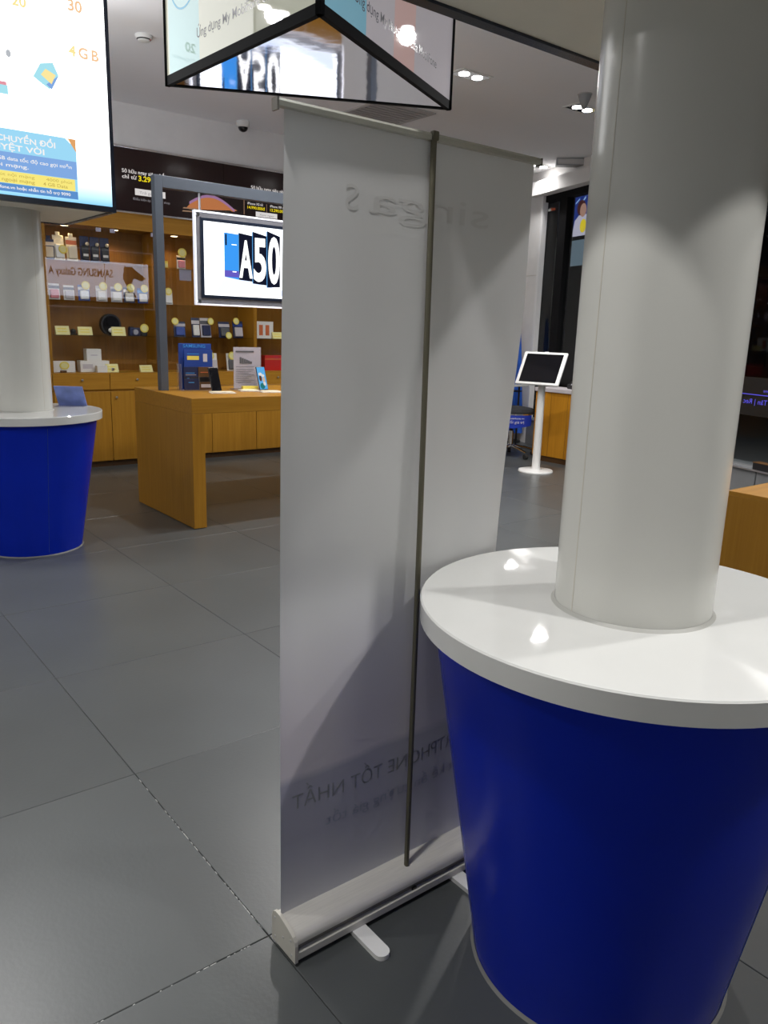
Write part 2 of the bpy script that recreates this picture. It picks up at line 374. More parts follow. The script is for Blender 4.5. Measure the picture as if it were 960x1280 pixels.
def ad_screen(o, H, T, rz, full):
    """one bright portrait screen; local: x across, z up from the box's lower edge, facing -y"""
    s = MB().box(-H + .022, H - .022, -.004, 0, .028, T - .02).build('screen', 'scr_ad', o, rot=(0, 0, rz))
    p = Matrix.Rotation(rz, 3, 'Z') @ Vector((0, -H, 0)); s.location = p
    y = -.0045
    x = lambda X: X - 1.18      # measured across the shop
    zz = lambda Z: Z - 1.93
    def Q(n, a, b, c, d, m_, t=.0006): return quad(n, x(a), x(b), zz(c), zz(d), y, m_, s, t)
    # promotional panel at the foot of the picture
    MB().prism([(x(.82), zz(1.973)), (x(1.41), zz(1.973)), (x(1.413), zz(2.215)), (x(1.36), zz(2.262)), (x(.82), zz(2.262))], y - .0006, y, 'y').build('promo_panel', 'scr_cyan', s)
    Q('promo_strip', .82, 1.41, 1.973, 2.010, 'scr_blue', .0012); Q('price_strip', .82, 1.398, 2.012, 2.068, 'scr_yellow', .0012)
    Q('promo_band', .82, 1.411, 2.070, 2.155, 'scr_deep', .0010)
    MB().prism([(x(1.372), zz(2.262)), (x(1.412), zz(2.262)), (x(1.412), zz(2.20))], y - .001, y, 'y').build('folded_corner', 'scr_rust', s)
    if not full: return s
    yt = y - .0016
    T_ = lambda st, X, Z, h, m_, **k: text(st, x(X), zz(Z), h, m_, s, yt, **k)
    T_('MẠNH CHUYỂN ĐỔI', 1.31, 2.205, .026, 'scr_pale', width=.42, align='RIGHT', bold=.02)
    T_('VÍ TUYỆT VỜI', 1.255, 2.165, .026, 'scr_pale', width=.34, align='RIGHT', bold=.02)
    T_('nhận ngay 4GB data tốc độ cao gọi miễn', 1.385, 2.118, .016, 'scr_pale', width=.50, align='RIGHT', bold=.01)
    T_('phí nội mạng.', 1.175, 2.088, .016, 'scr_pale', width=.24, align='RIGHT', bold=.01)
    T_('2000 phút nội mạng', 1.20, 2.045, .014, 'scr_ochre', width=.27, align='RIGHT'); T_('4000 phút', 1.385, 2.045, .014, 'scr_ochre', width=.13, align='RIGHT')
    T_('200 phút ngoại mạng', 1.20, 2.021, .016, 'scr_ochre', width=.28, align='RIGHT', bold=.01); T_('4 GB Data', 1.36, 2.021, .016, 'scr_ochre', width=.12, align='RIGHT', bold=.01)
    T_('xin liên hệ www.mobifone.vn hoặc nhắn tin hỗ trợ 9090', 1.372, 1.986, .014, 'scr_pale', width=.55, align='RIGHT', bold=.015)
    T_('4', 1.402, 2.650, .048, 'scr_gold', bold=.03); T_('G', 1.450, 2.650, .048, 'scr_orange', bold=.03); T_('B', 1.515, 2.650, .048, 'scr_orange', bold=.03)
    T_('DATA', 1.455, 2.620, .012, 'scr_pale')
    T_('20', 1.15, 2.815, .045, 'scr_gold', bold=.03); T_('30', 1.41, 2.855, .05, 'scr_orange', bold=.03)
    T_('PHÚT NGOẠI MẠNG', 1.13, 2.765, .016, 'scr_pale', width=.16); T_('PHÚT THOẠI', 1.35, 2.825, .016, 'scr_grey', width=.16); T_('NỘI MẠNG', 1.345, 2.797, .016, 'scr_grey', width=.13)
    # SIM card in a hand-sized wallet
    MB().prism([(x(1.225), zz(2.52)), (x(1.262), zz(2.585)), (x(1.322), zz(2.60)), (x(1.347), zz(2.545)), (x(1.30), zz(2.475)), (x(1.255), zz(2.50))], y - .001, y, 'y').build('card_wallet', 'scr_teal', s)
    MB().prism([(x(1.285), zz(2.495)), (x(1.347), zz(2.545)), (x(1.31), zz(2.475))], y - .0016, y - .001, 'y').build('wallet_fold', 'scr_deep', s)
    MB().prism([(x(1.262), zz(2.535)), (x(1.285), zz(2.565)), (x(1.332), zz(2.545)), (x(1.31), zz(2.50))], y - .002, y - .001, 'y').build('sim_card', 'scr_gold', s)
    MB().disc_y(x(1.118), y - .001, y, zz(2.598), .012, 20, .017).build('round_mark', 'scr_grey', s)
    Q('picture_patch', .82, 1.105, 2.415, 2.455, 'scr_teal'); Q('picture_patch', .82, 1.10, 2.455, 2.47, 'scr_pink')
    return s

NC = (1.320, .855); LC = (1.18, 4.84)
round_column(*NC, 'thick white round column in the foreground rising from the near counter', R(168))
round_counter(*NC, 'near blue round counter with white top around the foreground column', R(-80))
b, H, T = sign_box(*NC, 'square sign box round the foreground column, beige underside and dark rim in view')
for k in range(4): ad_screen(b, H, T, k * PI / 2, False)
round_column(*LC, 'white round column behind the bright screen at the left edge', R(-60))
round_counter(*LC, 'far blue round counter with white top at the left edge', R(-88))
b, H, T = sign_box(*LC, 'square sign box with bright white advertising screen round the left column', 1.89)
for k in range(4): ad_screen(b, H, T, k * PI / 2, k == 0)

# blue leaflet stand on the left counter
o = thing('leaflet_stand', 'small blue leaflet leaning in a clear stand on the far round counter', 'leaflet', (1.475, 4.95, .8105), R(-35))
MB().prism([(.03, 0), (-.045, .122), (-.041, .124), (.036, 0)], -.085, .085, 'x').build('card', 'leaf_blue', o)
MB().box(-.085, .085, -.05, .04, 0, .003).build('base', 'acrylic', o)

# ================================================================== HANGING THREE-SIDED SIGN
A_, B_, D_ = Vector((1.650, 3.813)), Vector((1.697, 2.582)), Vector((2.868, 3.174)); Z0, Z1 = 2.4, 3.12
cen = (A_ + B_ + D_) / 3
sg = thing('triangular_hanging_sign', 'three-sided hanging sign with mirrored underside above the banner', 'sign', (cen.x, cen.y, Z0))
def P2(v): return (v.x - cen.x, v.y - cen.y)
def ins(v, k): return cen + (v - cen) * k
MB().prism([P2(ins(v, .975)) for v in (A_, B_, D_)], .004, .010).build('underside', 'mirror', sg, label='mirror-polished underside')
for a, b in ((A_, B_), (B_, D_), (D_, A_)):
    d = (b - a).normalized(); n = Vector((d.y, -d.x)); 
    if n.dot((a + b) / 2 - cen) < 0: n = -n
    Ln = (b - a).length; ang = math.atan2(d.y, d.x)
    # panel: local x along the edge, -y outward
    fr = MB()
    fr.box(0, Ln, -.002, .02, 0, .040); fr.box(0, Ln, -.002, .02, Z1 - Z0 - .02, Z1 - Z0); fr.box(0, .012, -.002, .02, 0, Z1 - Z0); fr.box(Ln - .012, Ln, -.002, .02, 0, Z1 - Z0)
    pa = a; 
    if n.dot(Vector((d.y, -d.x))) < 0: pa = b; ang += PI
    f = fr.build('frame', 'matte_black', sg, loc=(pa.x - cen.x, pa.y - cen.y, 0), rot=(0, 0, ang))
    f['side'] = 1
faces = [c for c in sg.children if c.name.startswith('frame')]
mat('poster_cream', (.42, .42, .34), .025, emit=(.56, .57, .45), es=.34, coat=.3)
mat('poster_aqua', (.28, .44, .45), .025, emit=(.36, .60, .60), es=.34, coat=.3)
mat('poster_teal', (.15, .33, .42), .025, emit=(.20, .44, .56), es=.38, coat=.3)
mat('poster_pink', (.50, .33, .31), .025, emit=(.56, .38, .36), es=.36, coat=.3)
mat('poster_grey', (.40, .375, .40), .025, emit=(.46, .43, .46), es=.36, coat=.3)
mat('poster_ink', (.10, .10, .12), .2); mat('poster_blue', (.10, .35, .55), .2, emit=(.1, .4, .6), es=.25)
for i, f in enumerate(faces):
    Ln = max(v.co.x for v in f.data.vertices); top = Z1 - Z0 - .02
    if i == 0:
        bands = ((.012, .05, 'poster_cream'), (.05, .34, 'poster_aqua'), (.34, Ln - .012, 'poster_cream'))
    elif i == 1:
        bands = ((.012, .36, 'poster_teal'), (.36, .62, 'poster_grey'), (.62, .84, 'poster_pink'), (.84, Ln - .012, 'poster_grey'))
    else:
        bands = ((.012, Ln - .012, 'poster_grey'),)
    for a, b, m_ in bands: MB().box(a, b, .0, .006, .040, top).build('poster_panel', m_, f)
    text('Ứng dụng My MobiFone của MobiFone', .26 if i else .32, .13, .038, 'poster_ink', f, -.0006, width=.84, bold=.004)
    if i == 0:
        ringm = MB(); ringm.lathe([(.118, -.001), (.126, -.001), (.126, 0), (.118, 0), (.118, -.001)], 40, cap=False)
        ringm.build('ring_mark', 'poster_blue', f, loc=(.20, -.0006, .40), rot=(PI / 2, 0, 0)); text('2', .165, .345, .11, 'poster_blue', f, -.0006)
for v in (A_, B_, D_):
    p = P2(ins(v, .6)); MB().tube([(*p, Z1 - Z0 - .02), (*p, CEIL - Z0)], .006, 8).build('hanger_rod', 'steel', sg)

# ================================================================== ROLL-UP BANNER (seen from the back)
bn = thing('roll_up_banner', 'white roll-up banner stand seen from behind, beside the near counter', 'banner', (1.08, 1.245, 0))
bx = lambda X: X - 1.08
by = lambda Y: Y - 1.245
prof = [(by(1.200), .012), (by(1.290), .012), (by(1.290), .068), (by(1.286), .078), (by(1.276), .083), (by(1.262), .083), (by(1.222), .0715), (by(1.210), .066), (by(1.204), .059), (by(1.203), .052), (by(1.203), .047), (by(1.212), .046), (by(1.212), .030), (by(1.200), .028)]
MB().prism(prof, bx(.757), bx(1.404), 'x').build('cassette', 'cassette', bn, True)
MB().box(bx(.760), bx(1.400), by(1.2105), by(1.2122), .0305, .0455).build('cassette_groove', 'cassette_dark', bn)
capp = [(by(1.197), .009), (by(1.293), .009), (by(1.293), .070), (by(1.288), .081), (by(1.277), .0865), (by(1.262), .0865), (by(1.222), .0750), (by(1.207), .0685), (by(1.200), .060), (by(1.197), .050)]
for xa, xb in ((.749, .757), (1.404, 1.412)):
    e = MB().prism(capp, bx(xa), bx(xb), 'x').build('end_cap', 'cassette_cap', bn)
    xs = xa if xa < 1 else xb
    for (yy, zz_) in ((1.212, .022), (1.214, .056), (1.280, .022), (1.280, .070), (1.246, .042)):
        sc_ = MB(); sc_.prism([(by(yy) + .0028 * math.cos(k * PI / 4), zz_ + .0028 * math.sin(k * PI / 4)) for k in range(8)], bx(xs) - .0012, bx(xs) + .0012, 'x'); sc_.build('screw', 'steel', e)
for xc, ye in ((.920, 1.118), (1.225, 1.132)):
    pts = [(bx(xc + .0185), by(1.288))] + [(bx(xc) + .0185 * math.cos(a), by(ye) + .0185 * math.sin(a)) for a in [-k * PI / 10 for k in range(11)]] + [(bx(xc - .0185), by(1.288))]
    MB().prism(pts, 0, .011).build('foot', 'white_plastic', bn)
# sheet: gently bowed
def sheet_pt(u, v):
    X = .755 + u * (1.388 - .755); z = .070 + v * (1.693 - .070)
    bow = math.sin(PI * min(1, v / .82)) ** 1.2 if v < .82 else 0
    y = 1.266 + .040 * bow * max(0, (u - .55) / .45) ** 2 + .006 * math.sin(u * 9 + 1) * math.sin(PI * v) + .004 * math.sin(u * 17 + v * 2) * math.sin(PI * v) - .010 * v
    return (bx(X), by(y), z)
NU, NV = 72, 72
verts = [sheet_pt(i / NU, j / NV) for j in range(NV + 1) for i in range(NU + 1)]
fcs = [(j * (NU + 1) + i, j * (NU + 1) + i + 1, (j + 1) * (NU + 1) + i + 1, (j + 1) * (NU + 1) + i) for j in range(NV) for i in range(NU)]
me = bpy.data.meshes.new('sheet'); me.from_pydata(verts, [], fcs)
for p in me.polygons: p.use_smooth = True
# material: white film whose printed front shines through faintly
m, nt, out = new_mat('banner_film')
bsd = nt.nodes.new('ShaderNodeBsdfPrincipled'); bsd.inputs['Roughness'].default_value = .42; bsd.inputs['Specular IOR Level'].default_value = .4
trl = nt.nodes.new('ShaderNodeBsdfTranslucent'); mx = nt.nodes.new('ShaderNodeMixShader'); mx.inputs[0].default_value = .06
tc = nt.nodes.new('ShaderNodeTexCoord'); sp = nt.nodes.new('ShaderNodeSeparateXYZ'); L(nt, tc.outputs['Object'], sp.inputs[0])
n1 = nt.nodes.new('ShaderNodeTexNoise'); n1.inputs['Scale'].default_value = 3.5; L(nt, tc.outputs['Object'], n1.inputs[0])
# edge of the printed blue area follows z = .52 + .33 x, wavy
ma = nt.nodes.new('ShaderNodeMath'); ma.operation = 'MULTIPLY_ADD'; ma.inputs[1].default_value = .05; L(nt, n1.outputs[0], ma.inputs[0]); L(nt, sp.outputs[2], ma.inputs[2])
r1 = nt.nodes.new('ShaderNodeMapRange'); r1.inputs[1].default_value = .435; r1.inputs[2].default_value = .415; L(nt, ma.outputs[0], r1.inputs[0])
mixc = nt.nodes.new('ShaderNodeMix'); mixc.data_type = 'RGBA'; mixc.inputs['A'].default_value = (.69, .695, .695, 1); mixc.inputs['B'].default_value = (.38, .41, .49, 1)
r3 = nt.nodes.new('ShaderNodeMapRange'); r3.inputs[1].default_value = .09; r3.inputs[2].default_value = .25; r3.inputs[3].default_value = .25; L(nt, sp.outputs[2], r3.inputs[0])  # print tints fade towards the foot, painting in the light there
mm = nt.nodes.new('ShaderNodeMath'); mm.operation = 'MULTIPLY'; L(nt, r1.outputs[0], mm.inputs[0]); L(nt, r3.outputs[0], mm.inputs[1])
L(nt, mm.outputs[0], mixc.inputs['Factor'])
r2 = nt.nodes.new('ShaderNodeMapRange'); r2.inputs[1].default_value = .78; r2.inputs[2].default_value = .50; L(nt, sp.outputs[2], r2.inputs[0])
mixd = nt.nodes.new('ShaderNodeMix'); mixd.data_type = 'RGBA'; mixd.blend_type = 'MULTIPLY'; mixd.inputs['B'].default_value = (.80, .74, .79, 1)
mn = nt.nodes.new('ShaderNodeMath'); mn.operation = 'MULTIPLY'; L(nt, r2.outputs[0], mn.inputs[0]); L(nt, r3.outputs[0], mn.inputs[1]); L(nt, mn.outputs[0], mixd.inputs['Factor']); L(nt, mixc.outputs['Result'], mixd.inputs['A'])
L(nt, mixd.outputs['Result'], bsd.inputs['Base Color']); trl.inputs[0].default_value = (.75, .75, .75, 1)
L(nt, bsd.outputs[0], mx.inputs[1]); L(nt, trl.outputs[0], mx.inputs[2]); L(nt, mx.outputs[0], out.inputs[0])
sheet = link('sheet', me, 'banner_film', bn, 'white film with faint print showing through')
mat('show_through', (.28, .30, .365), .45); mat('show_through_yellow', (.27, .28, .29), .45); mat('show_through_pale', (.64, .64, .635), .45)
def banner_text(s_, X, z, h, m_, wdt, slope=0.):
    o = text(s_, 0, 0, h, m_, sheet, 0, width=wdt, mirror=True, name='lettering')
    for v in o.data.vertices:
        Xw = 1.08 + v.co.x + (X - 1.08); u = (Xw - .755) / (1.388 - .755); zv = v.co.z + z + slope * v.co.x
        px_, py_, pz_ = sheet_pt(min(1, max(0, u)), (zv - .07) / (1.693 - .07)); v.co = (px_, py_ - .0006, pz_)
    return o
banner_text('SMARTPHONE TỐT NHẤT', 1.345, .325, .034, 'show_through_yellow', .56)
banner_text('thiết kế ấn tượng giá tốt', 1.33, .258, .026, 'show_through', .46)
banner_text('singa', 1.26, 1.545, .05, 'show_through_pale', .32)
banner_text('S', .915, 1.545, .045, 'show_through_pale', .03)
# pole, top rail, clip
MB().tube([(bx(1.088), by(1.238), .030), (bx(1.087), by(1.240), .9), (bx(1.086), by(1.246), 1.700)], .0062, 12).build('pole', 'pole', bn, True, label='thin dark support pole')
MB().tube([(bx(1.088), by(1.2075), .030), (bx(1.088), by(1.2045), .030)], .0075, 12).build('pole_socket', 'black', bn)
MB().prism([(by(1.243), 1.691), (by(1.259), 1.691), (by(1.261), 1.697), (by(1.257), 1.704), (by(1.246), 1.704), (by(1.242), 1.699)], bx(.737), bx(1.397), 'x').build('top_rail', 'rail', bn)
MB().box(bx(.733), bx(.737), by(1.242), by(1.260), 1.684, 1.704).build('rail_end', 'cassette_dark', bn)
MB().box(bx(1.397), bx(1.400), by(1.242), by(1.260), 1.688, 1.704).build('rail_end', 'cassette_dark', bn)
MB().box(bx(1.078), bx(1.094), by(1.238), by(1.250), 1.690, 1.708, .003).build('pole_hook', 'pole', bn)

# ================================================================== BACK CABINETS
KY = 7.20
for i in range(8):
    x0 = 1.0 + .5 * i
    nm = ['leftmost', 'second', 'third', 'fourth', 'fifth', 'sixth', 'seventh', 'eighth'][i]
    o = thing('base_cabinet', f'{nm} from the left of the wooden base cabinets along the back wall', 'cabinet', (x0, KY, 0), 0, 'base cabinets below the shelving')
    MB().box(0.001, .499, .018, .395, .055, .86).build('body', 'wood', o)
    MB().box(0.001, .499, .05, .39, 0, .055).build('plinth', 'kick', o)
    d = MB().box(.0025, .4975, 0, .017, .712, .846, .0015).build('drawer', 'wood_h', o)
    MB().lathe([(.004, 0), (.004, .010), (.010, .014), (.0105, .020), (.006, .024)], 16).build('knob', 'steel', d, True, loc=(.25, 0, .80), rot=(PI / 2, 0, 0))
    d = MB().box(.0025, .4975, 0, .017, .060, .694, .0015).build('door', 'wood', o)
    MB().lathe([(.004, 0), (.004, .010), (.010, .014), (.0105, .020), (.006, .024)], 16).build('knob', 'steel', d, True, loc=(.05, 0, .64), rot=(PI / 2, 0, 0))
    MB().box(.001, .499, -.002, .395, .846, .862).build('cabinet_top', 'wood_h', o)

def puck(parent, x, y, z):
    p = MB().lathe([(.030, 0), (.036, 0), (.036, .006), (.030, .006)], 20).build('puck_rim', 'alu', parent, loc=(x, y, z - .006))
    MB().lathe([(.030, -.001), (.030, .002)], 20).build('puck_lens', 'lamp_warm', p)
    ld = bpy.data.lights.new('puck_light', 'SPOT'); ld.energy = 6.5; ld.color = (1, .72, .36); ld.spot_size = R(135); ld.spot_blend = .7; ld.shadow_soft_size = .03
    lo = bpy.data.objects.new('puck_light', ld); C.objects.link(lo); lo.parent = parent; lo.location = (x, y, z - .012)
for i in range(4):
    x0 = 1.0 + 1.0 * i
    nm = ['leftmost', 'second', 'third', 'fourth'][i]
    o = thing('display_cabinet', f'{nm} from the left of the glazed wooden shelving bays on the back wall', 'cabinet', (x0, KY, .862), 0, 'glazed shelving bays')
    zb = .862
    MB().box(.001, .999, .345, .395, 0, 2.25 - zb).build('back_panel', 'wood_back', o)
    MB().box(.001, .018, .012, .345, 0, 2.25 - zb).build('side_panel', 'wood', o); MB().box(.982, .999, .012, .345, 0, 2.25 - zb).build('side_panel', 'wood', o)
    MB().box(.018, .982, .012, .345, 2.118 - zb, 2.14 - zb).build('top_panel', 'wood_h', o)
    MB().box(.001, .999, -.004, .012, 2.112 - zb, 2.252 - zb).build('valance', 'wood_h', o)
    for z in (1.182, 1.480, 1.812):
        MB().box(.02, .98, .03, .34, z - zb, z + .008 - zb).build('glass_shelf', 'shelf_glass', o)
    for k in range(2):
        pn = MB().box(.004 + k * .497, .498 + k * .497, .0015, .0055, .004, 2.110 - zb).build('glass_pane', 'pane', o, rot=(0, 0, R(.25 - .4 * k)))
        for xx in ((.44,) if k == 0 else (.56, .93)):
            MB().box(xx, xx + .045, -.003, .007, 2.072 - zb, 2.105 - zb, .002).build('glass_clip', 'clip', pn)
    MB().lathe([(.014, 0), (.014, .014), (.010, .018)], 16).build('lock', 'chrome', o, True, loc=(.53, .002, .03), rot=(PI / 2, 0, 0))
    puck(o, .225, .16, 2.118 - zb); puck(o, .66, .16, 2.118 - zb)

# ------------------------------------------------------------------ fascia sign band
fs = thing('fascia_sign', 'long dark glossy sign band above the back shelving', 'sign', (1.0, 7.2, 2.252))
MB().box(0, 2.648, -.03, 0, .012, .53).build('sign_panel', 'fascia', fs); MB().box(2.652, 4.6, -.03, 0, .012, .53).build('sign_panel', 'fascia', fs)
MB().box(0, 4.6, -.036, .003, .53, .548, .002).build('edge_trim', 'chrome', fs); MB().box(0, 4.6, -.036, .0, -.004, .012, .002).build('edge_trim', 'chrome', fs)
emat('led_white', (.9, .86, .84), .75); emat('led_yellow', (1, .80, .02), .75); emat('led_dim', (.5, .47, .5), .5); emat('led_orange', (.75, .27, .10), .6); emat('led_mauve', (.50, .27, .50), .6); emat('led_line', (.55, .35, .22), .5)
fx = lambda X: X - 1.0
fz = lambda Z: Z - 2.252
FT = lambda s_, X, Z, h, m_, wd=None, **k: text(s_, fx(X), fz(Z), h, m_, fs, -.0312, width=wd, **k)
FT('Sở hữu ngay siêu phẩm', 2.68, 2.582, .030, 'led_white', .42, bold=.015); FT('chỉ từ', 2.68, 2.535, .030, 'led_white', .13, bold=.015); FT('3.290.000đ', 2.825, 2.528, .042, 'led_yellow', .30, bold=.03)
quad('text_button', fx(2.79), fx(3.07), fz(2.408), fz(2.462), -.0304, 'led_white', fs); text('Trả góp 0%', fx(2.83), fz(2.422), .022, 'led_dim', fs, -.0318, width=.2)
FT('Điều kiện áp dụng tại shop', 2.77, 2.365, .020, 'led_dim', .34)
FT('Số lượng có hạn', 3.50, 2.578, .020, 'led_white', .20); FT('Sở hữu ngay siêu phẩm mới', 3.94, 2.600, .032, 'led_white', .50, bold=.01)
# phones on the sign, lying at a slant: two curved bodies
cv = [(fx(3.27 + .52 * t), fz(2.355 + .135 * math.sin(PI * min(1, t * 1.08)) ** .9)) for t in [k / 20 for k in range(19)]] 
MB().prism(cv + [(fx(3.79), fz(2.385)), (fx(3.30), fz(2.345))], -.0306, -.0300, 'y').build('phone_picture', 'led_orange', fs)
cv2 = [(fx(3.30 + .46 * t), fz(2.385 + .108 * math.sin(PI * (.08 + .9 * t)))) for t in [k / 16 for k in range(17)]]
MB().prism(cv2 + [(x_, z_ - .024) for x_, z_ in cv2[::-1]], -.0312, -.0306, 'y').build('phone_picture', 'led_mauve', fs)
for a, b in ((3.232, 2.345), (3.225, 2.318)):
    MB().prism([(fx(a), fz(b)), (fx(a + .16), fz(b + .006)), (fx(a + .16), fz(b + .014)), (fx(a + .012), fz(b + .012))], -.0312, -.030, 'y').build('phone_edge', 'led_line', fs)
for (a, b, c, d) in ((3.86, 4.46, 2.497, 2.503), (3.86, 3.866, 2.36, 2.50), (4.11, 4.114, 2.40, 2.48), (4.46, 4.466, 2.36, 2.50)):
    quad('box_rule', fx(a), fx(b), fz(c), fz(d), -.0302, 'led_line', fs)
FT('iPhone XS từ', 3.90, 2.456, .022, 'led_white', .17, bold=.01); FT('14.990.000đ', 3.90, 2.418, .026, 'led_yellow', .19, bold=.02)
FT('iPhone XR từ', 4.15, 2.456, .022, 'led_white', .17, bold=.01); FT('13.290.000đ', 4.15, 2.418, .026, 'led_yellow', .19, bold=.02)
quad('text_button', fx(3.99), fx(4.23), fz(2.355), fz(2.40), -.0304, 'led_white', fs); text('Xem ngay', fx(4.03), fz(2.366), .018, 'led_dim', fs, -.0318, width=.16)

# ------------------------------------------------------------------ goods in the cabinets
def pack(name, X, zb, w_, h, body, label, cat='package', tag_at=None, win_=None, stripe=None, hook=False, lean=.05, grp=None, Y=7.32, tagr=.034):
    o = thing(name, label, cat, (X, Y, zb), 0, grp); o.rotation_euler = (-lean, 0, random.uniform(-.12, .12))
    MB().box(-w_ / 2, w_ / 2, 0, .008, 0, h, .001, 1).build('card', body, o)
    MB().box(-w_ * .38, w_ * .38, -.022, .0, h * .08, h * .62, .006).build('blister', win_ or 'white_plastic', o)
    if stripe: MB().box(-w_ / 2, w_ / 2, -.0012, 0, h * .68, h * .86).build('stripe', stripe, o)
    if hook:
        MB().box(-w_ * .2, w_ * .2, 0, .006, h, h + .03, .002).build('hang_tab', body, o)
    if tag_at:
        t = MB().disc_y(tag_at[0] * w_, -.028, -.024, tag_at[1] * h, tagr, 20).build('price_tag', 'yellow', o, label='round yellow price tag')
        MB().disc_y(tag_at[0] * w_, -.0286, -.028, tag_at[1] * h, tagr * .72, 20).build('tag_face', 'yellow_pale', t)
    return o
S1, S2, S3, DK = 1.8205, 1.4885, 1.1905, .8625
def price_card(X, zb, w_, h, label, Y=7.27):
    o = thing('price_card', label, 'price card', (X, Y, zb), random.uniform(-.1, .1), 'yellow price cards in the shelving')
    MB().prism([(0, 0), (.028, h), (.031, h), (.035, 0)], -w_ / 2, w_ / 2, 'x').build('card', 'yellow_pale', o)
    ln = MB()
    for k in range(2): ln.prism([(.0085 + k * .009 - .0006, h * (.30 + k * .32)), (.0085 + k * .009 + .0035 - .0006, h * (.42 + k * .32)), (.0085 + k * .009 + .004, h * (.42 + k * .32)), (.0085 + k * .009 + .0005, h * (.30 + k * .32))], -w_ * .36, w_ * .30, 'x')
    ln.build('print', 'yellow', o)
# top shelf
pack('headphone_pack', 2.075, S1, .085, .165, 'navy', 'navy hanging pack at the left end of the top shelf', win_='cream', stripe='cream', hook=True)
pack('selfie_stick_pack', 2.160, S1, .095, .205, 'cream', 'cream hanging pack with round yellow tag on the top shelf', tag_at=(.25, .42), win_='white_plastic', hook=True, lean=.12, tagr=.037)
pack('selfie_stick_pack', 2.268, S1, .095, .200, 'cream', 'cream hanging pack without a round tag on the top shelf', win_='cream', stripe='orange', hook=True, lean=.12)
for X, lb in ((2.375, 'left'), (2.462, 'middle'), (2.550, 'right')):
    o = pack('cable_pack', X, S1, .080, .215, 'navy', f'dark navy hanging pack, {lb} one of three on the top shelf', win_='black', stripe='navy', lean=.04, grp='dark packs on the top shelf')
    MB().box(-.022, .022, -.0245, -.0225, .045, .066).build('white_label', 'paper', o); MB().sphere((.018, -.018, .15), .016).build('plug', 'cream', o, True)
pack('toy_pack', 3.272, S1, .085, .12, 'paper', 'small white pack with flower shaped yellow tag on the top shelf', tag_at=(.05, 1.2), win_='pink', stripe='black', tagr=.042)
pack('toy_pack', 3.100, S1, .085, .06, 'yellow', 'low yellow pack beside the grey frame post on the top shelf', win_='yellow_pale')
o = thing('shelf_label', 'plain grey label plate hanging below the top shelf', 'label', (3.283, 7.26, 1.712)); MB().box(-.06, .06, 0, .003, 0, .085, .001).build('plate', 'clip', o); MB().box(-.06, .06, -.002, .006, .085, .0995).build('clip', 'clip', o)
# middle shelf
pack('earphone_pack', 2.095, S2, .095, .135, 'paper', 'white and pink pack at the left end of the middle shelf', win_='pink', stripe='ink', lean=.1)
pack('earphone_pack', 2.220, S2, .090, .125, 'paper', 'white pack with dark print, second on the middle shelf', win_='paper_grey', stripe='ink', lean=.1)
for k, X in enumerate((2.350, 2.505, 2.640, 2.757, 2.885)):
    nm = ('first', 'second', 'third', 'fourth', 'fifth')[k]
    pack('power_bank_pack', X, S2, .098, .135, ('pack_blue', 'paper_grey', 'paper_grey', 'navy', 'pack_blue')[k], f'{nm} from the left of the round-tagged packs on the middle shelf', tag_at=(.12, .96), win_=('white_plastic', 'paper', 'paper', 'paper', 'paper')[k], stripe=('paper', 'paper', 'navy', 'paper', 'sky')[k], lean=.1, grp='round-tagged packs on the middle shelf', tagr=.036)
pack('power_bank_pack', 3.13, S2, .09, .13, 'paper', 'pale pack just right of the grey frame post on the middle shelf', tag_at=(.0, .9), lean=.1)
# low shelf
price_card(2.135, S3, .122, .075, 'leftmost yellow price card on the lower glass shelf')
price_card(2.328, S3, .124, .072, 'second yellow price card on the lower glass shelf, left of the headphones')
price_card(2.620, S3, .124, .078, 'yellow price card in front of the black headphones case', Y=7.245)
price_card(4.300, S3, .120, .066, 'yellow price card beside the orange and white box')
o = thing('phone_mount', 'small black clip mount between two price cards on the lower shelf', 'mount', (2.242, 7.34, S3)); MB().box(-.03, .03, -.02, .02, 0, .012, .004).build('base', 'black', o); MB().sphere((0, 0, .03), .026, 1, .7, .9).build('clamp', 'black', o, True)
o = thing('headphone_case', 'round black headphones case on the lower glass shelf', 'case', (2.585, 7.40, S3), R(6)); 
MB().disc_y(0, -.045, .0, .096, .096, 40).build('shell', 'black', o, True); MB().disc_y(0, -.048, -.045, .096, .078, 40).build('inset', 'black_gloss', o, True); MB().sphere((-.005, -.05, .045), .028, 1, .35, .8).build('badge', 'paper', o, True)
o = thing('action_camera', 'little dark camera beside a round yellow tag on the lower shelf', 'camera', (2.790, 7.33, S3)); MB().box(-.05, .05, -.03, .03, 0, .075, .008).build('body', 'navy', o); MB().disc_y(.0, -.05, -.03, .036, .024, 20).build('lens', 'alu', o, True); MB().box(-.042, -.01, -.02, .02, .075, .084).build('button', 'black', o)
o = thing('camera_mount', 'dark little stand carrying a round yellow tag on the lower shelf', 'mount', (2.882, 7.33, S3)); MB().box(-.03, .03, -.02, .02, 0, .05, .006).build('base', 'black', o); t = MB().disc_y(0, -.026, -.022, .072, .040, 20).build('price_tag', 'yellow', o); MB().disc_y(0, -.0265, -.026, .072, .028, 20).build('tag_face', 'yellow_pale', t)
pack('case_pack', 3.240, S3, .115, .145, 'navy', 'blue-black pack with tag on its upper left corner, lower shelf', tag_at=(-.42, .98), win_='pack_blue', stripe='paper_grey', lean=.14)
pack('case_pack', 3.408, S3, .082, .185, 'navy', 'narrow dark pack left of the white windowed pack, lower shelf', win_='paper', stripe='paper_grey', lean=.14)
pack('case_pack', 3.515, S3, .115, .185, 'paper_grey', 'white windowed pack with yellow tag at its side, lower shelf', tag_at=(.42, .82), win_='navy', stripe='ink', lean=.14)
